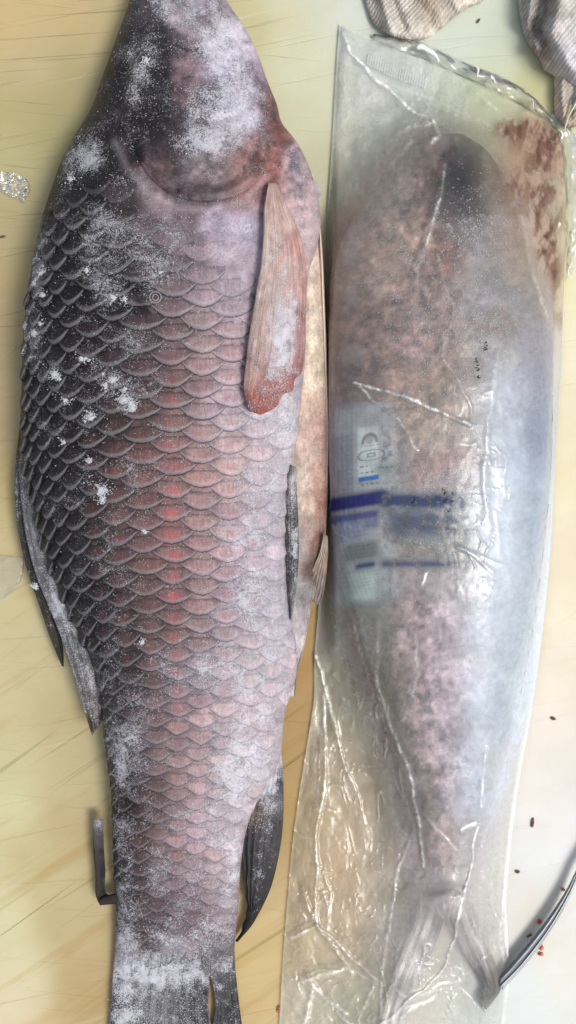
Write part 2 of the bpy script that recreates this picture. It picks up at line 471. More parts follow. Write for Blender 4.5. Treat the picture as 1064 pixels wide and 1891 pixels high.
def f1_detail(px, py, u):
    e = np.clip(1 - np.abs(u)**6, 0, 1)
    d = 0.0016 * (fbm(px/60, py/70, 3) - 0.5)
    d = d + 0.0005 * (fbm(px/9, py/9, 5, 3) - 0.5)
    # head: groove along the skull, nostril fold, cheek plates
    d = d - 0.0030 * seg_field([(258,60),(236,120),(222,170),(205,230),(190,270)], px, py, 9)
    d = d + 0.0020 * seg_field([(275,60),(252,120),(240,180),(228,230)], px, py, 9)
    d = d - 0.0022 * seg_field([(325,82),(345,92),(370,90)], px, py, 5)
    d = d + 0.0025 * np.exp(-(((px-345)/38)**2 + ((py-60)/30)**2))
    d = d - 0.0018 * seg_field([(300,180),(330,215),(395,225),(450,205)], px, py, 7)
    d = d - 0.0035 * seg_field([(240,530,0.6),(262,562,1),(277,594,.6)], px, py, 5)
    # shoulder wrinkles behind the gill
    wr = np.sin(py/8.0 + 3*fbm(px/50, py/40, 8)) * np.exp(-((py-440)/70)**2) * sstep(300, 380, px) * sstep(500, 470, px)
    d = d + 0.0007 * wr
    # flank hollow under the pectoral fin
    d = d - 0.003 * seg_field([(484,360),(470,500),(450,650),(446,740)], px, py, 12)
    return d * e

F1C = [(260,20,100,94,104),(330,20,175,164,175),(395,20,172,152,168),(430,90,200,194,220),(465,150,152,134,158),(505,200,146,92,92),(515,240,160,100,92),(235,130,60,56,62),(200,160,60,56,62),(170,215,66,62,70),
 (285,60,70,66,74),(285,110,68,62,70),(275,160,64,56,64),(270,220,72,54,62),(290,190,60,50,58),(350,130,156,126,130),(345,170,150,114,118),(390,130,165,155,180),(385,180,112,104,118),(420,190,160,155,178),(460,215,178,174,196),(330,230,88,78,88),(350,260,98,84,94),(400,250,140,132,148),
 (240,270,84,66,72),(300,270,96,78,86),(365,300,172,154,150),(400,305,160,140,140),(450,320,166,122,112),(300,315,118,94,96),(330,350,120,106,112),(380,360,128,112,114),(440,355,156,118,110),(490,300,168,108,96),(490,260,160,118,118),
 (150,270,72,68,76),(190,300,52,34,30),(160,320,50,34,32),(120,340,58,56,62),(220,330,78,56,52),(230,370,96,78,78),(150,380,58,52,56),(100,420,48,48,54),(200,420,72,58,58),(150,460,54,48,50),(90,500,66,66,74),(270,340,150,136,140),(300,385,160,140,146),(280,420,128,112,122),
 (340,410,150,132,142),(400,410,188,174,196),(450,420,200,186,212),(470,480,190,176,196),(420,480,190,174,190),(350,470,146,126,134),(280,480,116,100,106),(240,470,94,82,88),(200,500,50,44,50),(165,490,36,32,36),(210,545,28,26,32),(245,545,34,32,38),(160,540,58,44,42),(110,560,50,48,52),(70,560,62,62,70),
 (300,560,136,116,118),(350,550,156,134,138),(400,560,172,150,156),(440,590,176,160,170),(330,620,144,118,118),(270,620,110,90,92),(210,610,72,58,60),(150,610,78,60,56),(90,620,58,56,60),(60,680,56,56,64),(400,650,178,148,150),(440,700,186,164,172),(350,700,158,122,120),(290,690,126,98,98),(230,700,90,72,72),(170,700,72,58,58),(110,700,58,54,56),
 (400,760,192,170,174),(340,780,162,124,120),(270,780,126,94,92),(200,780,88,66,64),(130,780,60,52,54),(70,780,60,60,68),(480,790,206,194,200),(530,770,206,196,202),(430,830,194,168,168),(370,850,176,136,130),(315,850,158,110,104),(250,860,132,94,88),(180,860,86,64,62),(120,860,60,56,60),(75,860,66,66,72),
 (500,880,208,196,206),(440,920,196,166,166),(380,930,172,134,132),(320,930,160,108,104),(250,940,130,96,92),(180,940,98,74,72),(120,940,62,60,64),(500,980,206,194,208),(440,1000,190,166,176),(385,1010,172,138,136),(320,1010,156,108,106),(250,1020,128,96,92),(190,1020,96,76,72),(140,1030,66,64,68),
 (500,1080,200,192,210),(450,1080,188,170,184),(385,1090,168,140,142),(320,1090,154,108,108),(255,1100,122,94,92),(200,1100,86,70,70),(155,1110,56,58,62),(500,1160,204,194,208),(440,1160,184,166,176),(370,1160,158,132,136),(300,1160,142,106,104),(230,1170,104,82,82),(185,1180,64,60,64),
 (530,1230,214,198,206),(480,1240,206,194,202),(420,1240,190,170,176),(360,1240,160,142,148),(300,1240,138,112,112),(240,1240,102,86,88),(205,1250,62,62,68),(520,1320,210,198,204),(460,1320,206,190,198),(400,1320,188,164,168),(340,1320,162,136,138),(280,1320,132,106,108),(230,1320,92,82,86),(205,1330,60,62,68),
 (490,1400,212,202,208),(430,1400,202,184,190),(370,1400,180,152,154),(310,1400,156,128,128),(260,1400,116,102,106),(220,1400,72,68,74),(450,1460,206,194,200),(400,1470,196,172,178),(340,1470,168,138,140),(280,1480,130,100,100),(225,1480,66,46,46),(245,1510,96,64,60),
 (420,1540,198,182,190),(370,1540,178,150,156),(310,1550,156,128,130),(250,1560,108,78,76),(225,1600,78,54,54),(420,1620,178,160,168),(360,1620,160,136,142),(300,1620,138,114,118),(240,1640,92,66,66),(410,1680,160,144,152),(350,1680,134,114,122),(290,1690,118,92,96),(235,1700,92,84,90),
 (270,1730,104,76,80),(370,1720,140,106,108),(330,1760,160,156,166),(240,1770,150,148,158),(400,1770,130,126,134),(420,1800,90,86,92),(290,1800,150,150,160),(560,300,196,172,176),(580,360,204,176,180),(575,440,212,186,184),(555,290,190,166,170),(590,500,218,190,180),(560,560,206,180,186)]
F1DARK = [(205,540,34,26,.8),(240,560,20,14,.5),(100,455,16,40,.3),(285,130,22,40,.25),(90,880,12,30,.3)]
def deep(c, p=0.35):
    g = (c @ np.array([.3, .5, .2]))[..., None]
    return c * np.clip(g / 0.36, 0.02, 1.0) ** p

def f1_col(px, py):
    c = deep(lin(shep(F1C, px, py, 16, 4.2, 0.85)), .60) * 0.82
    gl = c.mean(-1, keepdims=True); c = (gl + (c - gl) * 0.72) * np.array([1.0, .97, 1.0])
    dk = np.clip(blobs(F1DARK, px, py), 0, .9) + .8 * seg_field([(238,528,.7),(262,560,1),(277,596,.7)], px, py, 5)
    rd = seg_field([(516,180),(520,240),(508,300),(490,340),(440,366)], px, py, 13)
    c = c * (1 - np.clip(dk, 0, .9))[..., None]
    c = c * (1 - 0.22 * rd[..., None] * np.array([0.1, 0.75, 0.8]))
    mt = fbm(px/11, py/11, 201, 4)[..., None] - .5; mb = fbm(px/34, py/38, 207, 3)[..., None] - .5
    hd = sstep(420, 300, py)[..., None]
    c = c * (1 + mt * (0.7 + 1.3*hd)) * (1 + mb * (.5 + .6*hd) * np.array([1.15, .95, .85]))
    sl = seg_field([(325,84),(345,93),(372,90)], px, py, 4)
    c = c * (1 - 0.8 * sl[..., None])
    pal = seg_field([(212,262),(235,310),(275,356),(330,384),(385,388),(450,372),(492,325)], px, py, 7)
    c = c + 0.12 * pal[..., None] * np.array([1, .9, .9]) - 0.05*seg_field([(248,262),(262,310),(300,345),(350,362)], px, py, 7)[..., None]
    return np.clip(c, 0.004, 0.85)
F1FROST = [(320,20,60,40,.6),(265,110,28,60,.55),(245,170,14,50,.35),(420,90,45,90,.85),(440,200,50,70,.85),(380,215,60,60,.45),(370,260,50,25,.65),(400,70,40,50,.5),(150,280,40,35,.55),(130,320,20,20,.3),(175,300,25,25,.45),(215,340,25,25,.4),
 (180,400,25,25,.45),(210,430,30,40,.35),(165,450,20,50,.35),(70,500,14,60,.6),(65,620,18,40,.6),(75,440,20,30,.25),(195,510,35,50,.25),(205,545,30,25,.35),(270,470,40,40,.25),(300,500,60,50,.3),(350,430,90,50,.25),(450,420,40,60,.35),
 (190,700,26,50,.4),(230,740,20,30,.4),(100,690,18,20,.5),(120,740,16,20,.4),(165,780,16,22,.4),(270,650,60,60,.2),(500,760,50,60,.65),(540,800,20,80,.7),(500,880,40,100,.5),(450,960,60,80,.3),(470,1060,70,90,.45),(450,1120,40,50,.35),(300,900,120,120,.15),
 (510,1180,40,100,.55),(420,1230,80,50,.4),(350,1240,60,30,.4),(210,1240,25,60,.35),(250,1330,60,60,.3),(470,1340,60,90,.6),(440,1420,50,60,.7),(230,1420,30,40,.55),(230,1380,24,40,.4),(400,1500,60,80,.45),(430,1600,20,80,.6),(225,1560,20,80,.3),(240,1650,26,50,.35),
 (340,1650,80,40,.35),(230,1720,20,40,.7),(300,1730,80,30,.5),(390,1720,60,30,.5),(240,1790,60,30,.9),(330,1790,90,25,.8),(420,1780,30,30,.4),(580,400,30,120,.3),(300,1560,80,60,.2),(570,600,24,90,.4)]
def f1_frost(px, py):
    f = 0.25 + .76 * blobs(F1FROST, px, py)
    n = fbm(px/22, py/22, 21, 4)
    f = f * (0.45 + 1.1 * n)
    f = f * (1 - .8*seg_field([(240,530),(262,562),(277,594)], px, py, 7))
    return np.clip(f, 0, 1.0)

FISH1 = new_empty('frozen_carp', 300, 950, 'large frozen scaly carp lying bare on the board left of the bag', 'fish')

def fish_body(name, Lp, Rp, zc, a, y0, y1, dy, m, top, mat, parent, colf, frf, nose=.009):
    ys = np.arange(y0, y1 + dy, dy)
    t = np.linspace(-math.pi/2, math.pi/2, m)
    u = np.sin(t)
    L = spl(Lp, ys=ys)[:, None]; Rr = spl(Rp, ys=ys)[:, None]
    PX = (L + Rr)/2 + (Rr - L)/2 * u[None, :]
    PY = ys[:, None] + 0 * PX
    Z = top(PX, PY)
    # underside curls in to the board
    k = 7
    tt = np.linspace(1, 0, k + 1)[:-1]          # right side going down, then left side going up
    rX = []; rZ = []
    for q in range(1, k + 1):
        f = q / k
        rX.append(Rr[:, 0] - (Rr - L)[:, 0] * 0.20 * (1 - math.cos(f * math.pi/2)))
        rZ.append(zc(ys) * (1 - math.sin(f * math.pi/2)) + 0.0008)
    lX = []; lZ = []
    for q in range(k, 0, -1):
        f = q / k
        lX.append(L[:, 0] + (Rr - L)[:, 0] * 0.20 * (1 - math.cos(f * math.pi/2)))
        lZ.append(zc(ys) * (1 - math.sin(f * math.pi/2)) + 0.0008)
    X = np.c_[PX, np.stack(rX, 1), np.stack(lX, 1)]
    Zz = np.c_[Z, np.stack(rZ, 1), np.stack(lZ, 1)]
    Y = np.broadcast_to(ys[:, None], X.shape)
    n, mm = X.shape
    V = P(X, Y, Zz)
    # underside pieces belong to the same outline as the widest ring: use that ring's perspective
    i = np.arange(n - 1)[:, None]; j = np.arange(mm)[None, :]
    j2 = (j + 1) % mm
    F = np.stack([i*mm + j, i*mm + j2, (i+1)*mm + j2, (i+1)*mm + j], -1).reshape(-1, 4)
    # both ends close with two shrinking rings
    def ring_(src, dy_, k):
        c = src.mean(0); r_ = c + (src - c) * k; r_[:, 1] += dy_; return r_
    V = np.concatenate([[ring_(V[0], nose*1.3, .02), ring_(V[0], nose, .62)], V, [ring_(V[-1], -.0010, .75), ring_(V[-1], -.0014, .02)]])
    n = len(V)
    V = V.reshape(-1, 3)
    i = np.arange(n - 1)[:, None]; j = np.arange(mm)[None, :]
    F = np.stack([i*mm + j, i*mm + j2, (i+1)*mm + j2, (i+1)*mm + j], -1).reshape(-1, 4)
    col = colf(X, Y); fr = frf(X, Y)
    col = np.concatenate([col[:1], col[:1], col, col[-1:], col[-1:]]).reshape(-1, 3)
    fr = np.concatenate([fr[:1], fr[:1], fr, fr[-1:], fr[-1:]]).reshape(-1)
    return mk(name, V, F[:, ::-1], mat, parent, {'col': col, 'frost': fr})

fish_body('body', F1L, F1R, f1_zc, f1_a, -110, 1800, 4.0, 170, f1_top, M_skin, FISH1, f1_col, f1_frost)

# gill cover: a raised plate over the cheek
def gill_cover():
    n, m = 60, 160
    r = np.linspace(0.0008, 1, n)[:, None]; th = np.linspace(0, 2*np.pi, m, endpoint=False)[None, :]
    bound = np.array([(372,120),(440,140),(488,190),(506,250),(494,312),(450,358),(385,374),(330,366),(282,336),(250,284),(242,225),(262,170),(310,132),(372,120)], float)
    bp = spl(bound, m + 1)[:-1]
    cx, cy = 374, 250
    px = cx + (bp[None, :, 0] - cx) * r; py = cy + (bp[None, :, 1] - cy) * r
    low = sstep(180, 260, py)
    h = -0.0016 + 0.0046 * low * (1 - 0.15 * r**2)
    edge = sstep(1.0, 0.95, r)
    z = f1_top(px, py) + h * (0.25 + 0.75 * edge) + 0.0010 * low * np.exp(-((r - .86)/.05)**2) - 0.0012 * low * np.exp(-((r - .74)/.05)**2)
    z = np.where(r >= 0.999, f1_top(px, py) - 0.0015, z)
    V = P(px, py, z).reshape(-1, 3)
    i = np.arange(n-1)[:, None]; j = np.arange(m)[None, :]; j2 = (j+1) % m
    F = np.stack([i*m + j, (i+1)*m + j, (i+1)*m + j2, i*m + j2], -1).reshape(-1, 4)
    mk('gill_cover', V, F, M_skin, FISH1, {'col': f1_col(px, py).reshape(-1, 3), 'frost': f1_frost(px, py).reshape(-1)})
gill_cover()

# ------------------------------------------------------------------ fish 1: scales, each its own piece
def arc_tables(Lp, Rp, top, y0, y1, step=6):
    ys = np.arange(y0, y1, step)
    t = np.linspace(-math.pi/2 * .985, math.pi/2 * .985, 400); u = np.sin(t)
    L = spl(Lp, ys=ys)[:, None]; Rr = spl(Rp, ys=ys)[:, None]
    PX = (L+Rr)/2 + (Rr-L)/2*u; PY = ys[:, None] + 0*PX
    Z = f1_zc(PY) + f1_a(PY) * prof(np.broadcast_to(u, PX.shape))
    W = P(PX, PY, Z)
    d = np.linalg.norm(np.diff(W, axis=1), axis=2) / S
    A = np.c_[np.zeros(len(ys)), np.cumsum(d, 1)]
    return ys, PX, A
AY, APX, AA = arc_tables(F1L, F1R, f1_top, 200, 1800)
def arc2px(arc, y):
    """arc length (px, 0 at the lateral line) -> picture x"""
    arc = np.asarray(arc, float); y = np.asarray(y, float)
    out = np.zeros(arc.shape)
    fi = np.clip((y - AY[0]) / (AY[1] - AY[0]), 0, len(AY) - 1.001)
    i0 = np.floor(fi).astype(int); fr = fi - i0
    xl = np.interp(y, [200, 400, 800, 1150, 1300, 1600, 1800], [318, 318, 318, 322, 330, 326, 320])
    for k in np.unique(i0):
        s = i0 == k
        r = []
        for kk in (k, k + 1):
            c = np.interp(xl[s], APX[kk], AA[kk])
            r.append(np.interp(arc[s] + c, AA[kk], APX[kk], left=-999, right=9999))
        out[s] = r[0] * (1 - fr[s]) + r[1] * fr[s]
    return out
rows = []; y = 130.0
def size_at(y): return np.interp(y, [300, 600, 900, 1200, 1500, 1750], [50, 50, 49, 43, 34.5, 29])
def dy_at(y): return np.interp(y, [300, 600, 900, 1200, 1500, 1750], [44, 42, 41, 35, 28.5, 23])
while y < 1745:  # rows
    rows.append(y); y += dy_at(y)
def G(s_):
    s_ = np.asarray(s_, float)
    return np.where(s_ > -60, s_, -60 - 330 * (1 - np.exp(-np.maximum(-s_ - 60, 0) / 330)))
def SH(s_, y_):
    k = np.interp(y_, [300, 700, 1200, 1700], [.06, .15, .15, .10])
    return k * np.maximum(-np.asarray(s_, float) - 50, 0) - .05 * np.maximum(np.asarray(s_, float) - 60, 0)
cells = []
for ri, yr in enumerate(rows):
    for c in range(-14, 9):
        yy = yr + (dy_at(yr) / 2 if c % 2 else 0)
        if yy > 1748: continue
        yl = yy; ss_ = c * size_at(yl); yy = yy + float(SH(ss_, yy))
        if yy > 1748: continue
        cells.append((c, ri, yy, float(G(ss_)), yl, ss_))
cells = np.array(cells)
cpx = arc2px(cells[:, 3], cells[:, 2])
keep = []
for (c, ri, yy, arc, yl, ss_), x in zip(cells, cpx):
    L_ = float(spl(F1L, ys=np.array([yy]))[0]); R_ = float(spl(F1R, ys=np.array([yy]))[0])
    if x < L_ + 2 or x > R_ - 6: continue
    # behind the head / gill: a slanting boundary
    front = np.interp(x, [60, 110, 180, 230, 260, 330, 400, 470, 520], [420, 330, 300, 345, 385, 430, 470, 520, 640])
    if yy < front: continue
    if x > 500 and yy < 800: continue
    keep.append((c, ri, yy, arc, x, yl, ss_))
AQ = 7; QQ = 6
sa = np.linspace(-1, 1, AQ); sq = np.array([0.0, 0.42, 0.66, 0.84, 0.93, 1.0])
def build_scale(c, ri, yy, arc, x, yl, ss_):
    r = random.Random(int(c*1000 + ri*7 + 5))
    D = float(size_at(yy)) ; dy = float(dy_at(yy))
    w = D * 0.79 * r.uniform(.93, 1.06); B = dy * 0.60 * r.uniform(.88, 1.10)
    yl = yl + r.uniform(-2.2, 2.2); ss_ = ss_ + r.uniform(-2.0, 2.0)
    A2, Q2 = np.meshgrid(sa, sq, indexing='xy')      # rows q, cols a
    brim = B * (1 - np.abs(A2)**float(np.interp(yy, [900, 1300], [2.0, 1.45]))) + 1.1*np.sin(A2*3.3 + ri*2.1 + c) + r.uniform(-.6,.6)
    bfront = -dy * 0.85 + dy * 0.35 * np.abs(A2)**2 + 0*A2
    skew = r.uniform(-.13, .13)
    b = bfront + (brim - bfront) * Q2
    a = A2 * w * (1 + .02*np.sin(5*Q2+ri)) + skew * b
    ys_ = yl + b + SH(ss_ + a, yl); px_ = arc2px(G(ss_ + a), ys_)
    Ls = spl(F1L, ys=ys_); Rs = spl(F1R, ys=ys_)
    px_ = np.clip(px_, Ls + 1.5, Rs - 1.5)
    relief = float(np.clip(1.15 - 0.0035*max(0, x - 400) , .5, 1.15)) * float(np.interp(yy, [1150, 1400], [1.0, .55])) * (1.25 if x < 190 else 1.0)
    fr1 = np.interp(x, [60, 110, 180, 230, 260, 330, 400, 470, 520], [420, 330, 300, 345, 385, 430, 470, 520, 640])
    relief *= .35 + .65 * float(sstep(5, 90, yy - fr1))
    hq = np.interp(Q2, [0, .42, .66, .84, .93, 1.0], [-.0018, .0000, .0012, .0023, .0021, .0011])
    pil = 1 - 0.62 * A2**2 + .10*r.uniform(-1, 1)
    h = hq * np.where(Q2 > 0, pil, 1) * relief
    z0 = f1_top(px_, ys_)
    # offset along the surface normal (approximate, from finite differences)
    e = 2.0
    W0 = P(px_, ys_, z0); Wx = P(np.clip(px_+e, Ls+1, Rs-1), ys_, f1_top(np.clip(px_+e, Ls+1, Rs-1), ys_)); Wm = P(np.clip(px_-e, Ls+1, Rs-1), ys_, f1_top(np.clip(px_-e, Ls+1, Rs-1), ys_))
    Wy = P(px_, ys_ - e, f1_top(px_, ys_ - e))
    nx = np.cross(Wx - Wm, Wy - W0); nx /= np.linalg.norm(nx, axis=-1, keepdims=True) + 1e-12
    nx *= np.sign(nx[..., 2:3] + 1e-9)
    V = W0 + nx * h[..., None]
    # free edge wall under the rim
    sk = W0[-1] - nx[-1] * 0.0012
    V = np.r_[V.reshape(-1, 3), sk]
    F = np.r_[gridF(QQ + 1, AQ)]
    uv = np.r_[np.stack([A2, Q2], -1).reshape(-1, 2), np.stack([sa, np.full(AQ, 1.0)], -1)]
    PXs = np.r_[px_.ravel(), px_[-1]]; PYs = np.r_[ys_.ravel(), ys_[-1]]
    tint = 1 + 0.16 * np.array([r.uniform(-1, 1)]*3) + .04*np.array([r.uniform(-1, 1), 0, r.uniform(-1, 1)])
    rimv = float(np.interp(x, [40, 90, 300, 400, 450, 520], [.95, 1., 1.0, .85, .55, .25])) * float(np.interp(yy, [1200, 1500], [1, .85]))
    fr0 = np.interp(x, [60, 110, 180, 230, 260, 330, 400, 470, 520], [420, 330, 300, 345, 385, 430, 470, 520, 640])
    rimv *= .30 + .70 * float(sstep(10, 90, yy - fr0))
    redc = {0: 1.15, 1: .16, 2: .45, -1: .14, -2: .2, 3: .1, -3: .12}.get(int(c), 0)
    red = redc * float(np.interp(yy, [520, 640, 760, 820, 1150, 1260, 1400, 1700], [0, .15, .45, 1, 1, .55, .15, .05])) * r.uniform(.45, 1.1)
    return V, F, uv, PXs, PYs, tint, rimv, red, r.random() * 50
built = [build_scale(*k) for k in keep]
def vis_area(k): return size_at(k[2]) * dy_at(k[2]) * max(0.15, 1 - abs((k[4] - 300) / 290)**3)
order = sorted(range(len(keep)), key=lambda i: -vis_area(keep[i]))
single = set(order[:298])
Vall = []; Fall = []; UVall = []; AC = []; AF = []; AR = []; AD = []; AN = []; off = 0
bigpx = np.concatenate([b[3] for b in built]); bigpy = np.concatenate([b[4] for b in built])
COLS = f1_col(bigpx, bigpy); FRS = f1_frost(bigpx, bigpy)
p0 = 0
for i, bsc in enumerate(built):
    V, F, uv, PXs, PYs, tint, rimv, red, rnd = bsc
    nV = len(V)
    col = COLS[p0:p0+nV]*1.06; fr = FRS[p0:p0+nV]; p0 += nV
    # one colour per scale, softened towards the local field
    col = np.clip((0.55 * col.mean(0) + 0.45 * col) * tint, 0.003, .85)
    F = F[:, ::-1]
    if i in single:
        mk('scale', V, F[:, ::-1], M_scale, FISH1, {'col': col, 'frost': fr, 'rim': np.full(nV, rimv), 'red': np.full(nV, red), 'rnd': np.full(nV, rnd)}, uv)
    else:
        Vall.append(V); Fall.append(F[:, ::-1] + off); UVall.append(uv); AC.append(col); AF.append(fr)
        AR.append(np.full(nV, rimv)); AD.append(np.full(nV, red)); AN.append(np.full(nV, rnd)); off += nV
if Vall:
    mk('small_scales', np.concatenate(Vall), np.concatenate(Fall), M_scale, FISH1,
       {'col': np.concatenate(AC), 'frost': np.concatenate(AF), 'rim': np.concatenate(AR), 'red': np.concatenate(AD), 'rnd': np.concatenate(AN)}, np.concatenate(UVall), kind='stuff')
print('scales', len(built))

# ------------------------------------------------------------------ fish 1: fins, belly, frost
def colfn(pts, e=14):
    def f(px, py, u, v):
        c = lin(shep(pts, px, py, e, 4.0, .8)) * ALB
        m = (fbm(px/8, py/13, 301, 4) - .5)[..., None]; m2 = (fbm(px/25, py/30, 307, 3) - .5)[..., None]
        g = c.mean(-1, keepdims=True)
        return np.clip((g + (c - g)*.74) * (1 + .9*m*np.array([.8, 1., 1.1])) * (1 + .6*m2), .003, .88)
    return f
def frfn(base, bl=()):
    return lambda px, py, u, v: np.clip((base + blobs(bl, px, py)) * (.5 + fbm(px/14, py/14, 31, 3)), 0, 1)

# opened belly wall seen past the flank
def zflap(px, py, u, v):
    return 0.031 + 0.012 * np.sin(np.pi * np.clip(u*.6 + .35, 0, 1)) * sstep(0, .15, v) * sstep(1, .8, v) - .010*v + 0.0014*(fbm(px/18, py/26, 4)-.5) + .0020*sstep(.90, 1.0, u)
loft('belly_flap', [(572,385),(562,430),(560,600),(548,700),(530,800),(524,850),(520,930),(520,1000),(524,1080),(530,1130),(536,1190),(536,1240),(536,1285)],
     [(586,385),(591,420),(594,480),(598,560),(601,640),(604,720),(608,800),(605,860),(603,930),(598,1000),(588,1050),(578,1100),(570,1150),(560,1200),(549,1240),(545,1288)], 200, 40, zflap, 0.004,
     M_skin, FISH1, {'col': colfn([(580,500,237,214,191),(590,600,239,221,189),(585,700,237,216,186),(575,760,228,192,168),(598,800,231,185,166),(570,830,226,189,170),(555,880,220,203,182),(590,880,218,169,150),
      (570,930,218,194,170),(598,930,196,135,113),(570,980,194,169,155),(590,1000,149,103,84),(560,1030,160,146,141),(575,1050,102,79,68),(560,1090,160,158,159),(560,1150,188,180,184),(545,1200,220,214,214),(545,1260,228,221,223),(550,1000,171,160,159)]),
      'frost': frfn(.10, [(590,620,12,60,.3),(585,840,16,40,.3),(550,1220,20,40,.4)])})
def zrim(px, py, u, v): return zflap(px, py, 0*u + 1, v) + 0.0030 * np.sin(np.pi*u)
t = NT('pale_cut_fat')
nn = t.noise(300, 3)
M_fat = t.done(t.pbr(t.mix(nn, (0.62, 0.46, 0.36), (0.80, 0.66, 0.54)), 0.35, 0.5, t.bump(nn, .5, .001), sss=.25))
loft('belly_rim', [(583,385),(588,420),(591,470),(594,560),(597,640),(600,720),(603,800),(602,860),(599,930),(595,1000)],
     [(587,385),(592,420),(596,470),(600,560),(603,640),(606,720),(609,800),(607,860),(605,930),(601,1000)], 120, 8, zrim, 0.003, M_fat, FISH1)
# thin silvery skin tag sticking out by the gill
loft('skin_tag', [(570,318),(576,335),(578,352),(580,372)], [(575,318),(590,344),(594,352),(584,374)], 20, 8, lambda px,py,u,v: .030 + 0*px, .0006, M_skin, FISH1,
     {'col': colfn([(575,340,206,206,208),(590,350,196,200,200)]), 'frost': frfn(.1)})

def zpec(px, py, u, v):
    return f1_top(np.minimum(px, 590), py) + 0.0045 + 0.0042*np.exp(-((u - .08)/.14)**2) + 0.0003*np.sin(u*46 + 2*v) - .0015*u + .0010*(fbm(px/20, py/40, 66) - .5)
PECL = [(496,338),(488,380),(486,440),(480,500),(470,560),(460,620),(454,670),(451,725),(462,760)]
PECR = [(510,338),(536,392),(556,440),(565,490),(566,550),(564,610),(561,670),(556,690),(545,700),(540,722),(524,728),(512,750),(482,766)]
loft('pectoral_fin', PECL, PECR, 190, 46, zpec, 0.0026, M_fin_soft, FISH1,
     {'col': colfn([(500,350,190,150,140),(500,400,196,166,150),(492,460,200,172,154),(484,540,196,166,150),(472,620,186,152,140),(462,700,178,136,124),(520,420,206,170,156),(540,450,196,140,124),(530,500,202,164,152),(510,540,206,178,170),
      (545,540,200,148,136),(552,600,190,134,124),(520,600,200,182,190),(500,660,180,150,146),(535,650,196,172,184),(548,660,176,110,104),(530,700,170,96,88),(495,720,178,96,84),(480,740,178,80,62),(460,745,150,70,58)]),
      'frost': frfn(.34, [(525,620,22,70,.7),(500,690,20,30,.4),(510,470,20,60,.25),(545,560,12,40,.2)])})
# folded pelvic fin in the cut, and the far one poking out
def zpel(px, py, u, v): return 0.046 + .004*np.sin(np.pi*u) - .012*v + .0003*np.sin(u*30)
loft('pelvic_fin', [(536,858),(528,900),(526,960),(528,1020),(531,1080),(536,1142)], [(546,862),(548,900),(551,960),(552,1020),(548,1080),(538,1145)], 110, 24, zpel, .002, M_fin, FISH1,
     {'col': colfn([(540,870,130,124,124),(538,930,80,78,82),(545,980,60,56,54),(540,1050,54,56,60),(545,1100,110,110,110),(538,1140,90,90,94)]), 'frost': frfn(.5, [(538,900,14,40,.4),(546,1010,6,60,.3)])})
loft('pelvic_fin', [(598,985),(592,1015),(580,1045),(570,1075),(566,1100),(572,1106)], [(605,990),(606,1015),(604,1045),(600,1080),(594,1108),(588,1118)], 70, 26,
     lambda px,py,u,v: .034 - .010*v + .0005*np.sin(u*34), .0016, M_fin, FISH1,
     {'col': colfn([(600,1000,222,206,180),(595,1030,196,170,140),(580,1060,170,150,132),(590,1090,130,110,100),(575,1095,170,156,142)]), 'frost': frfn(.15)})
# dorsal fin folded down against the back
DM = {'col': colfn([(50,860,84,84,92),(60,920,96,96,104),(66,1000,110,110,118),(84,1060,104,104,112),(105,1120,112,112,120),(125,1180,104,104,110),(150,1240,110,106,110),(168,1300,104,92,88),(172,1350,66,54,46),(120,1080,90,92,98),(160,1200,90,92,98),(185,1270,96,96,100)]),
      'frost': frfn(.40, [(80,990,20,30,.3),(120,1100,26,30,.5),(115,1130,20,40,.3),(165,1250,16,50,.35),(50,870,14,40,.2)])}
def zdor(px, py, u, v): return 0.030 + .004*np.sin(np.pi*np.clip(u, 0, 1)) + .0004*np.sin(u*26 + v*3) - .008*v
loft('dorsal_fin', [(42,800),(36,860),(40,930),(50,1000),(66,1060),(90,1120),(114,1180),(134,1240),(152,1300),(170,1358)], [(56,820),(72,880),(86,940),(100,1000),(120,1050),(146,1110),(170,1170),(186,1230),(190,1290),(190,1330)], 160, 40, zdor, .0025, M_fin, FISH1, DM)
loft('dorsal_fin_lobe', [(38,780),(29,850),(27,910),(32,970),(42,1020),(54,1065),(70,1110),(88,1165),(114,1230)], [(50,800),(50,860),(50,930),(60,1000),(76,1050),(92,1100),(106,1150),(117,1200),(118,1231)], 130, 22,
     lambda px,py,u,v: 0.022 + .003*np.sin(np.pi*u) - .010*v + .0003*np.sin(u*22), .0022, M_fin_dark, FISH1,
     {'col': colfn([(32,860,52,54,58),(34,950,50,48,50),(60,1050,40,38,40),(85,1130,36,30,26),(108,1215,34,28,22),(100,1150,60,54,44)]), 'frost': frfn(.32, [(36,900,14,60,.3)])})
# anal fin, black, curving away from the belly
loft('anal_fin', [(498,1375),(478,1430),(458,1480),(449,1525),(447,1570),(450,1610),(449,1622),(453,1645),(453,1658),(457,1672),(454,1684),(454,1694),(448,1708),(447,1716),(434,1738)], [(519,1382),(523,1430),(524,1480),(521,1540),(513,1590),(500,1640),(482,1680),(466,1708),(439,1740)], 150, 44,
     lambda px,py,u,v: 0.020 - .013*v + .0035*np.sin(np.pi*u) + .0003*np.sin(u*40 + v*3), .002, M_fin_dark, FISH1,
     {'col': colfn([(505,1390,200,192,202),(495,1420,180,174,184),(520,1450,44,38,54),(485,1450,170,164,172),(500,1470,110,108,114),(470,1500,92,72,50),(460,1560,30,26,30),(485,1540,58,54,58),(515,1540,22,18,28),(470,1620,26,24,26),(495,1620,18,18,22),(465,1690,14,14,16),(440,1735,12,12,14)]),
      'frost': frfn(.22, [(495,1420,30,60,.8),(490,1500,16,70,.35),(475,1620,12,50,.3)])})
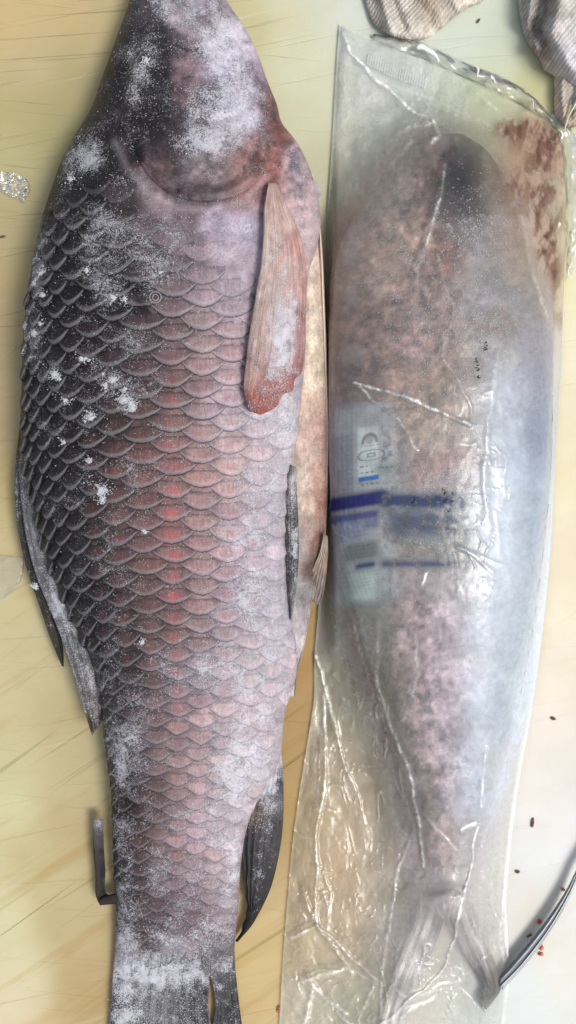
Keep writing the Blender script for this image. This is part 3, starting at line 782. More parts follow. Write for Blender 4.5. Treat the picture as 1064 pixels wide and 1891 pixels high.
# tail fin: fan of rays in two lobes with a slit between
def ztail(px, py, u, v):
    zf = ztail0(px, py, u, v)
    q = sstep(1775, 1850, py)
    return (f1_top(px, py) - .0012 + .0022*sstep(1748, 1782, py + 26*(vn(px/7, py*0, 3) - .5))) * (1 - q) + zf * q
def ztail0(px, py, u, v): return np.interp(py, [1740, 1800, 1880, 2060], [.012, .0105, .0075, .004]) + .0004*np.sin(u*52) + .0016*(fbm(px/20, py/40, 77)-.5)
TC = {'col': colfn([(230,1780,150,148,156),(280,1790,150,150,160),(340,1790,120,120,130),(400,1780,96,92,98),(215,1830,50,54,58),(240,1860,96,100,106),(300,1850,104,104,110),(350,1850,70,70,76),(380,1840,60,58,64),(410,1840,56,54,58),(435,1850,20,20,26),(425,1780,70,66,70),(206,1880,30,34,34),(330,1960,80,80,84)]),
      'frost': frfn(.42, [(235,1800,40,40,.5),(300,1800,60,20,.5),(235,1875,30,20,.5),(340,1800,40,30,.3)])}
loft('tail_fin', [(214,1735),(209,1790),(206,1850),(202,1900),(196,1980),(190,2060)], [(386,1735),(386,1790),(387,1815),(385,1860),(390,1900),(330,1990)], 120, 74, ztail, .003, M_fin, FISH1, TC)
loft('tail_fin_lobe', [(386,1735),(386,1790),(392,1815),(397,1860),(392,1900),(400,1990)], [(433,1735),(434,1780),(438,1820),(442,1855),(448,1900),(462,2050)], 120, 30, lambda px,py,u,v: ztail(px,py,u,v) - .0012, .003, M_fin_dark, FISH1, TC)
# stray spine standing off the back
loft('fin_spine', [(172,1512),(172,1560),(176,1610),(183,1668),(186,1672)], [(191,1512),(192,1560),(195,1605),(200,1652),(216,1652)], 50, 9,
     lambda px,py,u,v: .014 + .002*np.sin(np.pi*u) - .003*v + .0010*(fbm(px/5, py/12, 88)-.5), .002, M_fin_soft, FISH1,
     {'col': colfn([(182,1520,120,124,124),(184,1550,70,68,66),(184,1580,44,40,38),(186,1620,28,20,18),(195,1660,30,18,20)]), 'frost': frfn(.1, [(182,1520,20,30,.5)])})
loft('fin_spine', [(184,1660),(195,1654),(206,1651),(220,1648)], [(184,1672),(195,1671),(206,1670),(222,1668)], 14, 6, lambda px,py,u,v: .0145 + .002*np.sin(np.pi*u), .003, M_fin_dark, FISH1,
     {'col': colfn([(195,1660,36,20,26)]), 'frost': frfn(.05)})

# ice grains and clumps, real little crystals
OCT = np.array([(1,0,0),(-1,0,0),(0,1,0),(0,-1,0),(0,0,1),(0,0,-1)], float)
OF = np.array([(0,2,4),(2,1,4),(1,3,4),(3,0,4),(2,0,5),(1,2,5),(3,1,5),(0,3,5)])
def grains(name, pts, rad, parent, mat=None, kind='stuff', **kw):
    n = len(pts)
    q = rng.normal(size=(n, 3, 3)); q, _ = np.linalg.qr(q)
    V = np.einsum('vk,nkj->nvj', OCT, q) * (rad[:, None, None] * rng.uniform(.6, 1.35, (n, 6, 1))) + pts[:, None, :]
    F = (OF[None] + 6*np.arange(n)[:, None, None]).reshape(-1, 3)
    return mk(name, V.reshape(-1, 3), F, mat or M_ice, parent, smooth=False, kind=kind, **kw)
cand = 260000
gx = rng.uniform(30, 600, cand); gy = rng.uniform(-60, 1880, cand)
Lg = spl(F1L, ys=gy); Rg = spl(F1R, ys=gy)
f = f1_frost(gx, gy) * (0.40 + 1.2*sstep(.42, .66, fbm(gx/9, gy/9, 51, 3)))
ok = (gx > Lg + 3) & (gx < Rg - 3) & (rng.random(cand) < 0.34 * f**1.9 * np.interp(gy, [300, 420], [.55, 1])) & (gy < 1795)
gx, gy = gx[ok], gy[ok]
inpec = (gx > np.interp(gy, [p[1] for p in PECL], [p[0] for p in PECL])) & (gx < np.interp(gy, [p[1] for p in PECR[:-1]], [p[0] for p in PECR[:-1]])) & (gy > 338) & (gy < 755)
gz = f1_top(gx, gy) + np.where(inpec, .0062, np.where(gy > 340, .0012, .0004))
print('grains', len(gx))
grains('frost', P(gx, gy, gz), rng.uniform(.00016, .00042, len(gx)), FISH1)
def fin_grains(Lp, Rp, zf, n, parent, lo=.3, dark=None):
    A = spl(Lp, 200); B = spl(Rp, 200)
    v = rng.random(n); u = rng.random(n); i = (v*199).astype(int)
    X = A[i, 0]*(1-u) + B[i, 0]*u; Y = A[i, 1]*(1-u) + B[i, 1]*u
    k = rng.random(n) < (lo + .9*sstep(.45, .62, fbm(X/10, Y/16, 401, 3)))
    X, Y, u, v = X[k], Y[k], u[k], v[k]
    grains('frost', P(X, Y, zf(X, Y, u, v) + .0004), rng.uniform(.00014, .00042, len(X)), parent)
fin_grains([(42,800),(36,860),(40,930),(50,1000),(66,1060),(90,1120),(114,1180),(134,1240),(152,1300),(168,1340)], [(56,820),(72,880),(86,940),(100,1000),(120,1050),(146,1110),(170,1170),(186,1230),(190,1290),(186,1320)], zdor, 2600, FISH1)
fin_grains([(214,1745),(209,1790),(206,1850),(202,1900)], [(420,1745),(386,1790),(385,1840),(390,1900)], ztail, 3600, FISH1)
fin_grains([(500,1385),(482,1440),(462,1490),(455,1530)], [(517,1385),(518,1430),(516,1480),(500,1560)], lambda px,py,u,v: .0235 - .005*v, 380, FISH1, .15)
fin_grains(PECL[3:], PECR[3:], lambda px,py,u,v: zpec(px,py,u,v) + .0006, 700, FISH1, .05)
fin_grains([(536,870),(528,900),(526,960),(528,1000)], [(546,870),(548,900),(551,960),(552,1000)], zpel, 350, FISH1)
CL = [(185,905,15,130,0),(190,922,8,40,0),(228,738,13,90,0),(244,752,10,60,0),(208,702,9,50,0),(195,712,7,30,0),(158,660,12,50,0),(150,662,7,20,0),(100,692,10,50,0),(167,772,11,60,0),(158,780,7,30,0),(120,738,10,40,0),(118,815,7,25,0),(165,852,7,25,0),(266,980,7,30,0),
      (262,1186,6,25,0),(72,505,10,60,0),(78,545,8,40,0),(62,615,10,60,0),(75,600,9,40,0),(130,330,10,30,0),(284,1796,10,110,1),(344,1802,9,70,1),(236,1874,18,200,1),(222,1885,10,60,1),(312,1786,10,60,1),(270,112,9,40,0),(240,745,6,20,0),(190,690,5,16,0),(110,700,6,20,0),(300,1786,8,30,1),(250,1800,10,40,1),(230,720,6,20,0),
      (65,1083,6,50,2),(118,1112,10,60,2),(208,548,9,30,0),(230,552,7,25,0),(345,270,10,30,0),(160,500,7,20,0)]
pp = []; rr = []
for x, y, rd, n, k in CL:
    n = int(n * 2.2)
    a = rng.uniform(0, 2*np.pi, n*2); q = rd * .62 * np.abs(rng.normal(size=n*2)) * (.6 + .8*vn(a*1.3, x + 0*a, 9))
    X = x + q*np.cos(a); Y = y + q*np.sin(a)
    Zb = f1_top(X, Y) + .0014 if k == 0 else (ztail(X, Y, 0*X + .5, 0) + .001 if k == 1 else 0.031 + 0*X)
    Zb = Zb + .0014 * np.clip(1 - q/rd, 0, 1)
    pp.append(P(X, Y, Zb)); rr.append(rng.uniform(.00025, .00062, n*2))
grains('ice_clumps', np.concatenate(pp), np.concatenate(rr), FISH1)
# curled ring of ice on the shoulder
def ring(cx, cy, rad, tube, n=36, k=8):
    th = np.linspace(0, 2*np.pi, n, endpoint=False); ph = np.linspace(0, 2*np.pi, k, endpoint=False)
    T, Q = np.meshgrid(th, ph, indexing='ij')
    rr_ = rad + tube*np.cos(Q)
    X = cx + rr_*np.cos(T); Y = cy + rr_*np.sin(T)
    Z = f1_top(cx + rad*np.cos(T), cy + rad*np.sin(T)) + .0022 + tube*S*np.sin(Q)
    i = np.arange(n)[:, None]; j = np.arange(k)[None, :]
    F = np.stack([i*k+j, ((i+1) % n)*k+j, ((i+1) % n)*k+(j+1) % k, i*k+(j+1) % k], -1).reshape(-1, 4)
    return P(X, Y, Z).reshape(-1, 3), F
t = NT('clear_frozen_drop')
M_drop = t.done(t.pbr((0.27, 0.25, 0.26), .3, .5))
Vr, Fr = ring(287, 549, 10.5, 1.2); V2, F2 = ring(287, 549, 5.5, 1.1)
mk('ice_ring', np.r_[Vr, V2], np.r_[Fr, F2 + len(Vr)], M_drop, FISH1)

# ------------------------------------------------------------------ fish 2, in the bag
F2L = [(796,245),(762,264),(728,300),(690,345),(652,390),(624,440),(611,500),(607,580),(606,700),(606,800),(609,900),(617,1000),(640,1100),(664,1200),(694,1300),(726,1400),(755,1500),(772,1560),(782,1610),(790,1660)]
F2R = [(850,245),(884,265),(925,315),(955,370),(980,430),(1000,500),(1016,580),(1022,680),(1021,780),(1016,900),(1006,1000),(994,1100),(978,1200),(958,1300),(934,1400),(908,1490),(888,1560),(868,1620),(858,1660)]
def f2_zc(y): return np.interp(y, [240, 400, 700, 1100, 1400, 1660], [.012, .022, .028, .024, .015, .007])
def f2_a(y): return np.interp(y, [240, 400, 700, 1100, 1400, 1660], [.010, .026, .036, .034, .020, .008])
def f2_top(px, py):
    py = np.clip(py, 246, 1659)
    L = spl(F2L, ys=py); Rr = spl(F2R, ys=py)
    u = np.clip((2*px - L - Rr) / (Rr - L), -1, 1)
    return f2_zc(py) + f2_a(py) * prof(u, 2.4) + .0014*(fbm(px/50, py/60, 14) - .5)
F2C = [(800,280,140,108,96),(830,290,88,78,80),(850,330,34,34,40),(865,380,50,50,56),(840,300,50,46,50),(800,310,110,90,88),(760,330,146,130,130),(720,380,156,138,136),(860,370,78,74,80),(830,400,92,80,84),(870,420,116,112,122),(780,420,150,130,126),(700,450,150,128,120),(640,480,150,130,120),
 (830,480,128,92,84),(890,470,140,138,150),(920,430,160,156,164),(960,480,150,138,134),(700,540,148,128,120),(640,600,140,118,110),(760,560,140,122,122),(830,540,132,116,116),(890,560,156,150,156),(905,600,138,112,92),(940,610,130,96,70),(880,640,170,166,160),(920,650,190,190,190),(960,560,150,150,154),(990,620,150,146,152),
 (700,650,146,126,118),(760,640,140,124,128),(820,650,140,124,118),(640,700,132,112,110),(720,720,136,116,108),(800,730,130,112,98),(860,720,140,126,118),(920,720,186,196,212),(960,720,176,186,200),(1000,720,140,148,162),(940,800,180,194,212),(990,800,140,150,168),(870,800,144,136,130),(800,800,132,122,118),(700,800,128,120,122),(640,800,110,108,122),
 (790,870,140,104,106),(860,860,136,98,98),(700,880,118,112,116),(920,900,196,210,226),(980,900,160,176,194),(760,950,96,100,112),(840,950,104,106,116),(900,960,170,180,190),(700,1000,116,112,112),(780,1010,90,86,84),(850,1010,104,112,104),(920,1020,176,190,204),(980,1020,176,188,204),
 (760,1080,128,118,122),(840,1090,136,130,136),(920,1100,186,196,212),(680,1100,120,114,108),(700,1180,116,110,104),(760,1180,134,124,130),(830,1180,152,142,158),(900,1180,186,194,210),(960,1180,172,184,198),(760,1280,136,124,126),(820,1270,152,142,158),(900,1290,186,198,214),(700,1260,116,108,98),(940,1290,170,184,198),
 (740,1380,124,114,110),(800,1380,148,138,150),(860,1390,170,176,196),(900,1400,182,192,208),(840,1370,132,122,136),(780,1460,108,98,98),(830,1470,150,144,158),(880,1470,176,184,200),(770,1520,104,94,88),(820,1550,142,132,136),(860,1560,150,146,156),(830,1620,146,136,138),(790,1620,150,140,140),(850,1650,130,120,122)]
def f2_col(px, py):
    c = lin(shep(F2C, px, py, 16, 4.0, .85))
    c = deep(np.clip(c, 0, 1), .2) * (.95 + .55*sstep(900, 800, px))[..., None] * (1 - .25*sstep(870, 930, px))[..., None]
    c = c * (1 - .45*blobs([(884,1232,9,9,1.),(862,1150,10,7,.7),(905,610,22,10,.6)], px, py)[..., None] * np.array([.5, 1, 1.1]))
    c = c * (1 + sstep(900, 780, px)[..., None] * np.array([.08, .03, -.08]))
    n = fbm(px/13, py/13, 61, 4)[..., None]; n2 = fbm(px/40, py/40, 62, 3)[..., None]
    lf = sstep(900, 780, px)[..., None]
    n3 = fbm(px/7, py/7, 66, 3)[..., None]
    c = c * (1 + (n - .5) * (1.2 + 1.6*lf)) * (1 + (n2-.5)*.9) * (1 + (n3-.5)*1.0)
    return np.clip(c, .004, .85)
def f2_frost(px, py):
    b = blobs([(760,600,150,140,.22),(700,450,90,80,.3),(880,430,60,60,.4),(900,620,60,60,.3),(830,920,90,60,.45),(780,980,60,60,.4),(900,900,60,200,.35),(930,1080,60,120,.4)], px, py)
    return np.clip((.06 + b) * (.3 + 1.4*fbm(px/16, py/16, 71, 4)), 0, 1)
FISH2 = new_empty('bagged_fish', 810, 950, 'grey frozen fish sealed inside the clear plastic bag', 'fish')
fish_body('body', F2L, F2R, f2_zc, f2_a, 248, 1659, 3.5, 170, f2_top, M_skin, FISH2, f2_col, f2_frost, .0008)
M_tail2 = fin_material('pale_tail_fin_skin', (1.5, 1.5, 1.5), (1.05, 1.03, 1.03), nray=12)
zt2 = lambda px,py,u,v: np.where(py < 1655, f2_top(np.clip(px, 796, 850), py) - .0012 + .0022*sstep(0, .10, v), .0150 - .009*sstep(1655, 1860, py))  + .0012*np.sin(u*18) + .002*np.sin(np.pi*u)
loft('tail_fin', [(779,1600),(780,1640),(766,1690),(745,1750),(722,1810),(704,1880),(694,1950)], [(832,1600),(828,1645),(820,1700),(806,1740),(782,1800),(755,1870),(735,1950)], 90, 26, zt2, .003, M_tail2, FISH2,
     {'col': colfn([(800,1650,190,180,182),(780,1700,236,230,228),(750,1780,250,244,238),(720,1880,244,238,230),(815,1700,110,104,108),(800,1760,110,106,112),(770,1830,130,126,132),(745,1890,150,146,150)]), 'frost': frfn(.05)})
loft('tail_fin_lobe', [(820,1600),(822,1645),(828,1690),(846,1740),(866,1780),(882,1806),(892,1830),(884,1852),(893,1868)], [(868,1600),(864,1640),(882,1690),(900,1740),(916,1780),(924,1806),(925,1826),(910,1850),(895,1870)], 90, 26, zt2, .003, M_tail2, FISH2,
     {'col': colfn([(830,1650,160,150,154),(828,1710,70,66,72),(850,1720,140,132,136),(880,1740,156,150,152),(905,1780,140,130,126),(885,1810,30,28,26),(905,1830,16,15,18),(918,1800,90,76,66)]), 'frost': frfn(.05)})
loft('fin', [(636,1080),(640,1130),(652,1190),(668,1250),(690,1310),(712,1370)], [(662,1090),(672,1140),(684,1190),(698,1250),(712,1310),(724,1372)], 60, 20, lambda px,py,u,v: .014-.006*v+.002*np.sin(np.pi*u)+.0008*np.sin(u*20), .002, M_fin_dark, FISH2,  # dark strip standing in for shade on the film, no real fin
     {'col': colfn([(650,1100,110,104,98),(665,1180,84,78,72),(690,1260,74,66,56),(712,1350,96,86,76)]), 'frost': frfn(.05)})
# grains of ice on fish 2
cand = 90000
gx = rng.uniform(600, 1020, cand); gy = rng.uniform(260, 1500, cand)
fz = f2_frost(gx, gy) * (.3 + 1.4*sstep(.45, .62, fbm(gx/8, gy/8, 91, 3)))
ok = (gx > spl(F2L, ys=gy) + 4) & (gx < spl(F2R, ys=gy) - 4) & (rng.random(cand) < .9 * fz**1.3)
gx, gy = gx[ok], gy[ok]
grains('frost', P(gx, gy, f2_top(gx, gy) + .0003), rng.uniform(.0003, .0006, len(gx)), FISH2)

# ------------------------------------------------------------------ the bag
def film_material(name, milky=0.3, fixed=False):
    t = NT(name)
    if fixed:
        hz = milky; col = (0.72, 0.75, 0.74); cre = None
    else:
        hz = t.attr('haze').outputs['Fac']; col = t.attr('col').outputs['Color']; cre = t.attr('crease').outputs['Fac']
    n = t.noise(60, 4, 0.6); n2 = t.noise(260, 3, 0.65)
    hgt = t.math('ADD', t.math('MULTIPLY', n, 0.35), t.math('MULTIPLY', n2, 0.16))
    bub = t.ss(0.70, 0.76, t.noise(330, 1, 0.5))
    if cre is not None:
        bub = t.math('MULTIPLY', bub, t.attr('bubble').outputs['Fac'])
    hgt = t.math('ADD', hgt, t.math('MULTIPLY', bub, 0.30))
    b = t.bump(hgt, 0.30, 0.0014)
    tr = t.n('ShaderNodeBsdfTransparent'); tr.inputs[0].default_value = (0.995, 0.995, 0.995, 1)
    df = t.n('ShaderNodeBsdfDiffuse'); t.put(col, df.inputs['Color']); t.l(b, df.inputs['Normal'])
    gl = t.n('ShaderNodeBsdfGlossy'); t.put(t.mr(cre, 0, .35, .27, .13) if cre is not None else .15, gl.inputs['Roughness']); t.l(b, gl.inputs['Normal'])
    gl.inputs['Color'].default_value = (1, 1, 1, 1)
    m1 = t.n('ShaderNodeMixShader')
    fac = t.math('MULTIPLY', hz, t.mr(n2, .3, .7, .85, 1.15)) if not fixed else hz
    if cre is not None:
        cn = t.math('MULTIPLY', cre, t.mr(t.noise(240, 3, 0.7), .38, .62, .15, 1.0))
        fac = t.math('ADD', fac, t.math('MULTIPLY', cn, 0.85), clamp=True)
        c2 = t.mix(t.math('MULTIPLY', cn, 1.0, clamp=True), col, (0.93, 0.94, 0.93)); t.l(c2, df.inputs['Color'])  # pale crease colour: stress whitening plus painted-in glints
        fac = t.math('ADD', fac, t.math('MULTIPLY', bub, 0.10), clamp=True)
    t.put(fac, m1.inputs[0]); t.l(tr.outputs[0], m1.inputs[1]); t.l(df.outputs[0], m1.inputs[2])
    fr = t.n('ShaderNodeFresnel'); fr.inputs['IOR'].default_value = 1.5; t.l(b, fr.inputs['Normal'])
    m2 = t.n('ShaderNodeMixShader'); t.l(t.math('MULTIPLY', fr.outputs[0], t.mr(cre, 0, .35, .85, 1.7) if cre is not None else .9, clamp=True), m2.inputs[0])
    t.l(m1.outputs[0], m2.inputs[1]); t.l(gl.outputs[0], m2.inputs[2])
    return t.done(m2.outputs[0])
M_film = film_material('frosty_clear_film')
M_clear = film_material('clear_scrap_film', 0.10, True)

BL = [(627,44),(622,110),(617,200),(611,300),(606,380),(603,460),(601,560),(601,700),(602,850),(601,960),(594,1060),(586,1150),(581,1210),(580,1290),(568,1370),(555,1450),(540,1560),(532,1650),(524,1750),(516,1891),(512,1960)]
BR = [(1000,44),(1000,110),(1002,160),(1012,205),(1030,240),(1040,290),(1044,350),(1045,420),(1043,500),(1040,580),(1036,680),(1028,800),(1022,920),(1016,1020),(1006,1130),(994,1230),(980,1320),(964,1410),(950,1500),(940,1590),(935,1660),(938,1740),(940,1800),(934,1870),(925,1960)]
SEALT = [(627,44),(680,68),(740,96),(790,112),(850,140),(910,165),(960,192),(1000,216),(1034,244)]  # outer edge of the mouth
def seal_y(px): return np.interp(px, [p[0] for p in SEALT], [p[1] for p in SEALT])
def build_bag():
    st = 2.1
    ys = np.arange(40, 1945, st); m = 215
    L = spl(BL, ys=ys); Rr = spl(BR, ys=ys)
    u = np.linspace(0, 1, m)
    # the mouth slants: squeeze rows so that the top row follows the seal line
    v = (ys - ys[0]) / (ys[-1] - ys[0])
    PX = np.zeros((len(ys), m)); PY = np.zeros_like(PX)
    for i, yv in enumerate(ys):
        pass
    xt = 627 + (1034 - 627) * u
    ytop = seal_y(xt)
    PY = ytop[None, :] + (ys[:, None] - ys[0]) * ((ys[-1] - ytop) / (ys[-1] - ys[0]))[None, :]
    Lr = spl(BL, ys=PY[:, 0]); Rq = spl(BR, ys=np.maximum(PY[:, -1], 240))
    PX = Lr[:, None] * (1 - u) + Rq[:, None] * u
    # height: rests on the fish
    gx = np.arange(500, 1061, 4.0); gy = np.arange(30, 1961, 4.0)
    GX, GY = np.meshgrid(gx, gy)
    LL = spl(F2L, ys=np.clip(GY, 246, 1659)); RR = spl(F2R, ys=np.clip(GY, 246, 1659))
    inside = (GX > LL) & (GX < RR) & (GY > 246) & (GY < 1659)
    Z = np.where(inside, f2_top(GX, GY), 0.0)
    tail = np.exp(-((GX - (810 - (GY - 1650)*.30))/60)**2) * sstep(1600, 1660, GY) * .016 + np.exp(-((GX - (840 + (GY - 1650)*.45))/45)**2) * sstep(1600, 1660, GY) * sstep(1890, 1840, GY) * .014
    Z = np.maximum(Z, tail)
    def blur(A, k):
        for ax in (0, 1):
            c = np.cumsum(np.concatenate([np.repeat(np.take(A, [0], ax), k+1, ax), A, np.repeat(np.take(A, [-1], ax), k, ax)], ax), ax)
            n_ = A.shape[ax]
            A = (np.take(c, range(2*k+1, 2*k+1+n_), ax) - np.take(c, range(0, n_), ax)) / (2*k+1)
        return A
    Zs = Z.copy()
    for k in (14, 10, 7, 5):
        Zs = np.maximum(blur(np.maximum(Zs, Z), k), Z)
    Zs = blur(np.maximum(Zs, Z) + .0012, 3)
    Zs = np.maximum(Zs, Z + 0.0010)
    # bilinear lookup
    fx = np.clip((PX - gx[0]) / 4, 0, len(gx) - 1.001); fy = np.clip((PY - gy[0]) / 4, 0, len(gy) - 1.001)
    ix = fx.astype(int); iy = fy.astype(int); fx -= ix; fy -= iy
    z = (Zs[iy, ix]*(1-fx) + Zs[iy, ix+1]*fx)*(1-fy) + (Zs[iy+1, ix]*(1-fx) + Zs[iy+1, ix+1]*fx)*fy
    edge = np.minimum(PX - Lr[:, None], Rq[:, None] - PX)
    eps = np.clip(edge / np.interp(PY, [900, 1300], [16, 46]), 0, 1); eps = eps*eps*(3-2*eps)
    z = 0.0022 + (z + .0010) * (0.16 + .84*eps)
    Lf = spl(F2L, ys=np.clip(PY, 246, 1659)); Rf = spl(F2R, ys=np.clip(PY, 246, 1659))
    ins = (PX > Lf) & (PX < Rf) & (PY > 246) & (PY < 1659)
    hard = np.where(ins, f2_top(PX, PY) + .0016, 0)
    for _ in range(3): hard = np.maximum(hard, .5*(np.roll(hard, 1, 1) + np.roll(hard, -1, 1)))
    z = np.maximum(z, hard)
    # loose film: crumples away from the fish
    loose = np.clip(1 - (Z[iy, ix] > 0.003) * 1.0, 0, 1)
    lf = (Zs[iy, ix] - Z[iy, ix]) * 40
    cr = np.abs(fbm(PX/80 + .4*vn(PX/50, PY/50, 5), PY/150, 33, 3) - .5) * 2
    cr2 = np.abs(fbm(PX/26, PY/38, 34, 3) - .5) * 2
    amp = .0010 + .0024 * loose
    z = z + amp * (0.28 - cr) * .9 * sstep(0, 20, edge) + amp * .35 * (.28 - cr2) * sstep(0, 20, edge)
    # named folds: x, y, strength
    folds = [([(632,60,.8),(648,100,1),(700,150,.9),(760,200,.9),(800,225,.7)], 4, .0035), ([(820,300,.6),(822,320,.7),(808,380,.9),(795,430,.8),(775,490,.5),(768,540,.3)], 4.5, .0030),
             ([(655,708,1),(700,722,.9),(780,745,1),(840,770,.9),(868,783,.9)], 4.5, .0028), ([(655,708,.9),(690,740,.6),(735,775,.8),(768,830,.5)], 4, .0022), ([(868,783,.7),(868,750,.5),(845,700,.5),(815,660,.4),(830,600,.4),(840,560,.4)], 3.5, .0018),
             ([(808,470,.4),(830,550,.4)], 4, .0018), ([(582,1210,1),(598,1260,.9),(618,1330,.8),(632,1400,.9),(658,1460,.6),(676,1520,.4)], 4, .0038),
             ([(600,1280,.6),(600,1400,.7),(596,1480,1),(584,1520,.8),(586,1600,1),(578,1660,.8),(586,1705,1)], 4, .0040), ([(590,1490,.9),(620,1500,.6)], 6, .003), ([(596,1610,.7),(608,1650,.6),(604,1720,.4)], 4, .003),
             ([(556,1640,.4),(566,1670,.8),(580,1695,.9)], 4, .003), ([(535,1728,.8),(560,1722,.9),(586,1708,1),(640,1760,.6),(705,1820,.6)], 4, .0036), ([(586,1710,.9),(630,1770,.4)], 4, .003), ([(620,1760,.4),(650,1790,.7),(696,1818,.6)], 4, .003),
             ([(560,1812,.8),(590,1800,.9),(640,1790,.9),(652,1800,.8)], 6, .0035), ([(570,1815,.9),(600,1850,.5),(640,1870,.7)], 5, .003), ([(575,1820,.8),(565,1891,.7)], 6, .0035), ([(620,1870,.7),(650,1891,.8)], 4, .003),
             ([(690,1240,.5),(720,1340,.6),(760,1440,.8),(775,1520,.8),(782,1600,.6)], 4.5, .0032), ([(700,1130,.3),(695,1240,.5),(705,1320,.4)], 5, .002), ([(755,1560,.4),(735,1600,.6),(720,1680,.4),(705,1790,.5),(700,1891,.5)], 4, .003),
             ([(884,1520,.7),(874,1560,1),(868,1600,1),(845,1690,1),(840,1720,.8),(828,1780,.9),(780,1830,.8),(740,1862,.9),(705,1891,1)], 3.5, .0040), ([(900,1380,.5),(893,1440,.8),(890,1490,.7)], 4, .0025), ([(884,1520,.8),(850,1535,.5)], 5, .0025),
             ([(770,1240,.3),(762,1290,.5),(742,1330,.6)], 4.5, .002), ([(765,1160,.2),(768,1230,.5)], 4, .0015), ([(780,1080,.5),(788,1060,.8)], 3.5, .0015), ([(846,1008,.7),(880,1030,.8),(912,1060,.7)], 4.5, .0022), ([(850,1010,.4),(925,1045,.5)], 4, .0022),
             ([(920,650,.4),(900,800,.5),(895,900,.6),(905,980,.4)], 7, .0025), ([(985,1560,.0),(930,1660,.4),(926,1740,.5),(936,1800,.4)], 5, .002), ([(960,400,.3),(1000,560,.4),(1030,620,.3)], 6, .002), ([(612,958,.9),(640,968,.6),(650,975,.8)], 3.5, .002), ([(606,955,.8),(620,985,.7),(640,998,.6)], 3.5, .002),
             ([(900,190,.6),(940,215,.5)], 4, .002), ([(915,1750,.5),(930,1745,.5),(870,1790,.3)], 4, .002), ([(735,1830,.5),(760,1850,.4),(812,1820,.5),(850,1810,.5)], 4, .0026), ([(740,1880,.6),(800,1845,.6),(815,1830,.5)], 5, .0026), ([(670,1860,.5),(690,1820,.6)], 4, .002),
             ([(780,1500,.3),(820,1550,.5),(850,1580,.3)], 4, .0022), ([(800,225,.9),(812,250,.8),(798,262,.8)], 5, .003), ([(795,228,.7),(760,232,.5),(735,250,.5)], 5, .002), ([(735,330,.2),(720,300,.3),(760,260,.4)], 6, .002),
             ([(1000,1120,.3),(985,1260,.3),(960,1370,.3)], 5, .002), ([(912,1620,.3),(905,1700,.35),(915,1760,.3)], 5, .0022), ([(650,1130,.3),(660,1200,.4),(640,1160,.3)], 5, .002)]
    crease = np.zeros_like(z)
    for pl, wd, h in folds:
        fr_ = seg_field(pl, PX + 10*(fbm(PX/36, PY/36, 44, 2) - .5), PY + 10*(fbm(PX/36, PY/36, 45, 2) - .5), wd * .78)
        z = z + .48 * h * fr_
        brk = sstep(.36, .60, fbm(PX/20, PY/20, 47 + int(pl[0][0]) % 9, 3))      # stress whitening and painted highlights, only in places
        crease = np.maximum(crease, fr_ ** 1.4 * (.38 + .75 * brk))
    # fine branching wrinkles where the film is loose or pulled
    ap = np.clip(blobs([(640,1500,90,260,1.),(620,1760,110,150,1.),(860,1620,60,160,.8),(780,1840,110,70,.9),(700,180,90,90,.9),(790,240,60,40,.7),(1010,300,40,120,.6),(830,480,60,200,.45),(900,900,50,200,.4),(720,1300,60,160,.6),(640,980,40,60,.6),(900,1040,40,60,.6),(740,760,80,60,.4)], PX, PY), 0, 1)
    wq = 26*(fbm(PX/70, PY/70, 111, 2) - .5)
    for q, (sx, sy, th_, sd) in enumerate([(30, 95, .09, 121), (22, 50, .07, 131), (60, 24, .07, 141), (14, 40, .09, 151)]):
        nn_ = fbm((PX + wq + .25*PY*(1 if q % 2 else -1)*.4) / sx, (PY + wq) / sy, sd, 2)
        rg = np.clip(1 - np.abs(nn_ - .5) / (th_ * .28), 0, 1)
        pt = sstep(.50, .66, fbm(PX/60, PY/60, sd + 5, 2))
        z = z + .0011 * rg * ap * pt
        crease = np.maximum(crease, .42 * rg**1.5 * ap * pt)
    # printed hatching strip by the mouth
    d_seal = PY - seal_y(PX)
    band = sstep(4, 10, d_seal) * sstep(74, 66, d_seal)
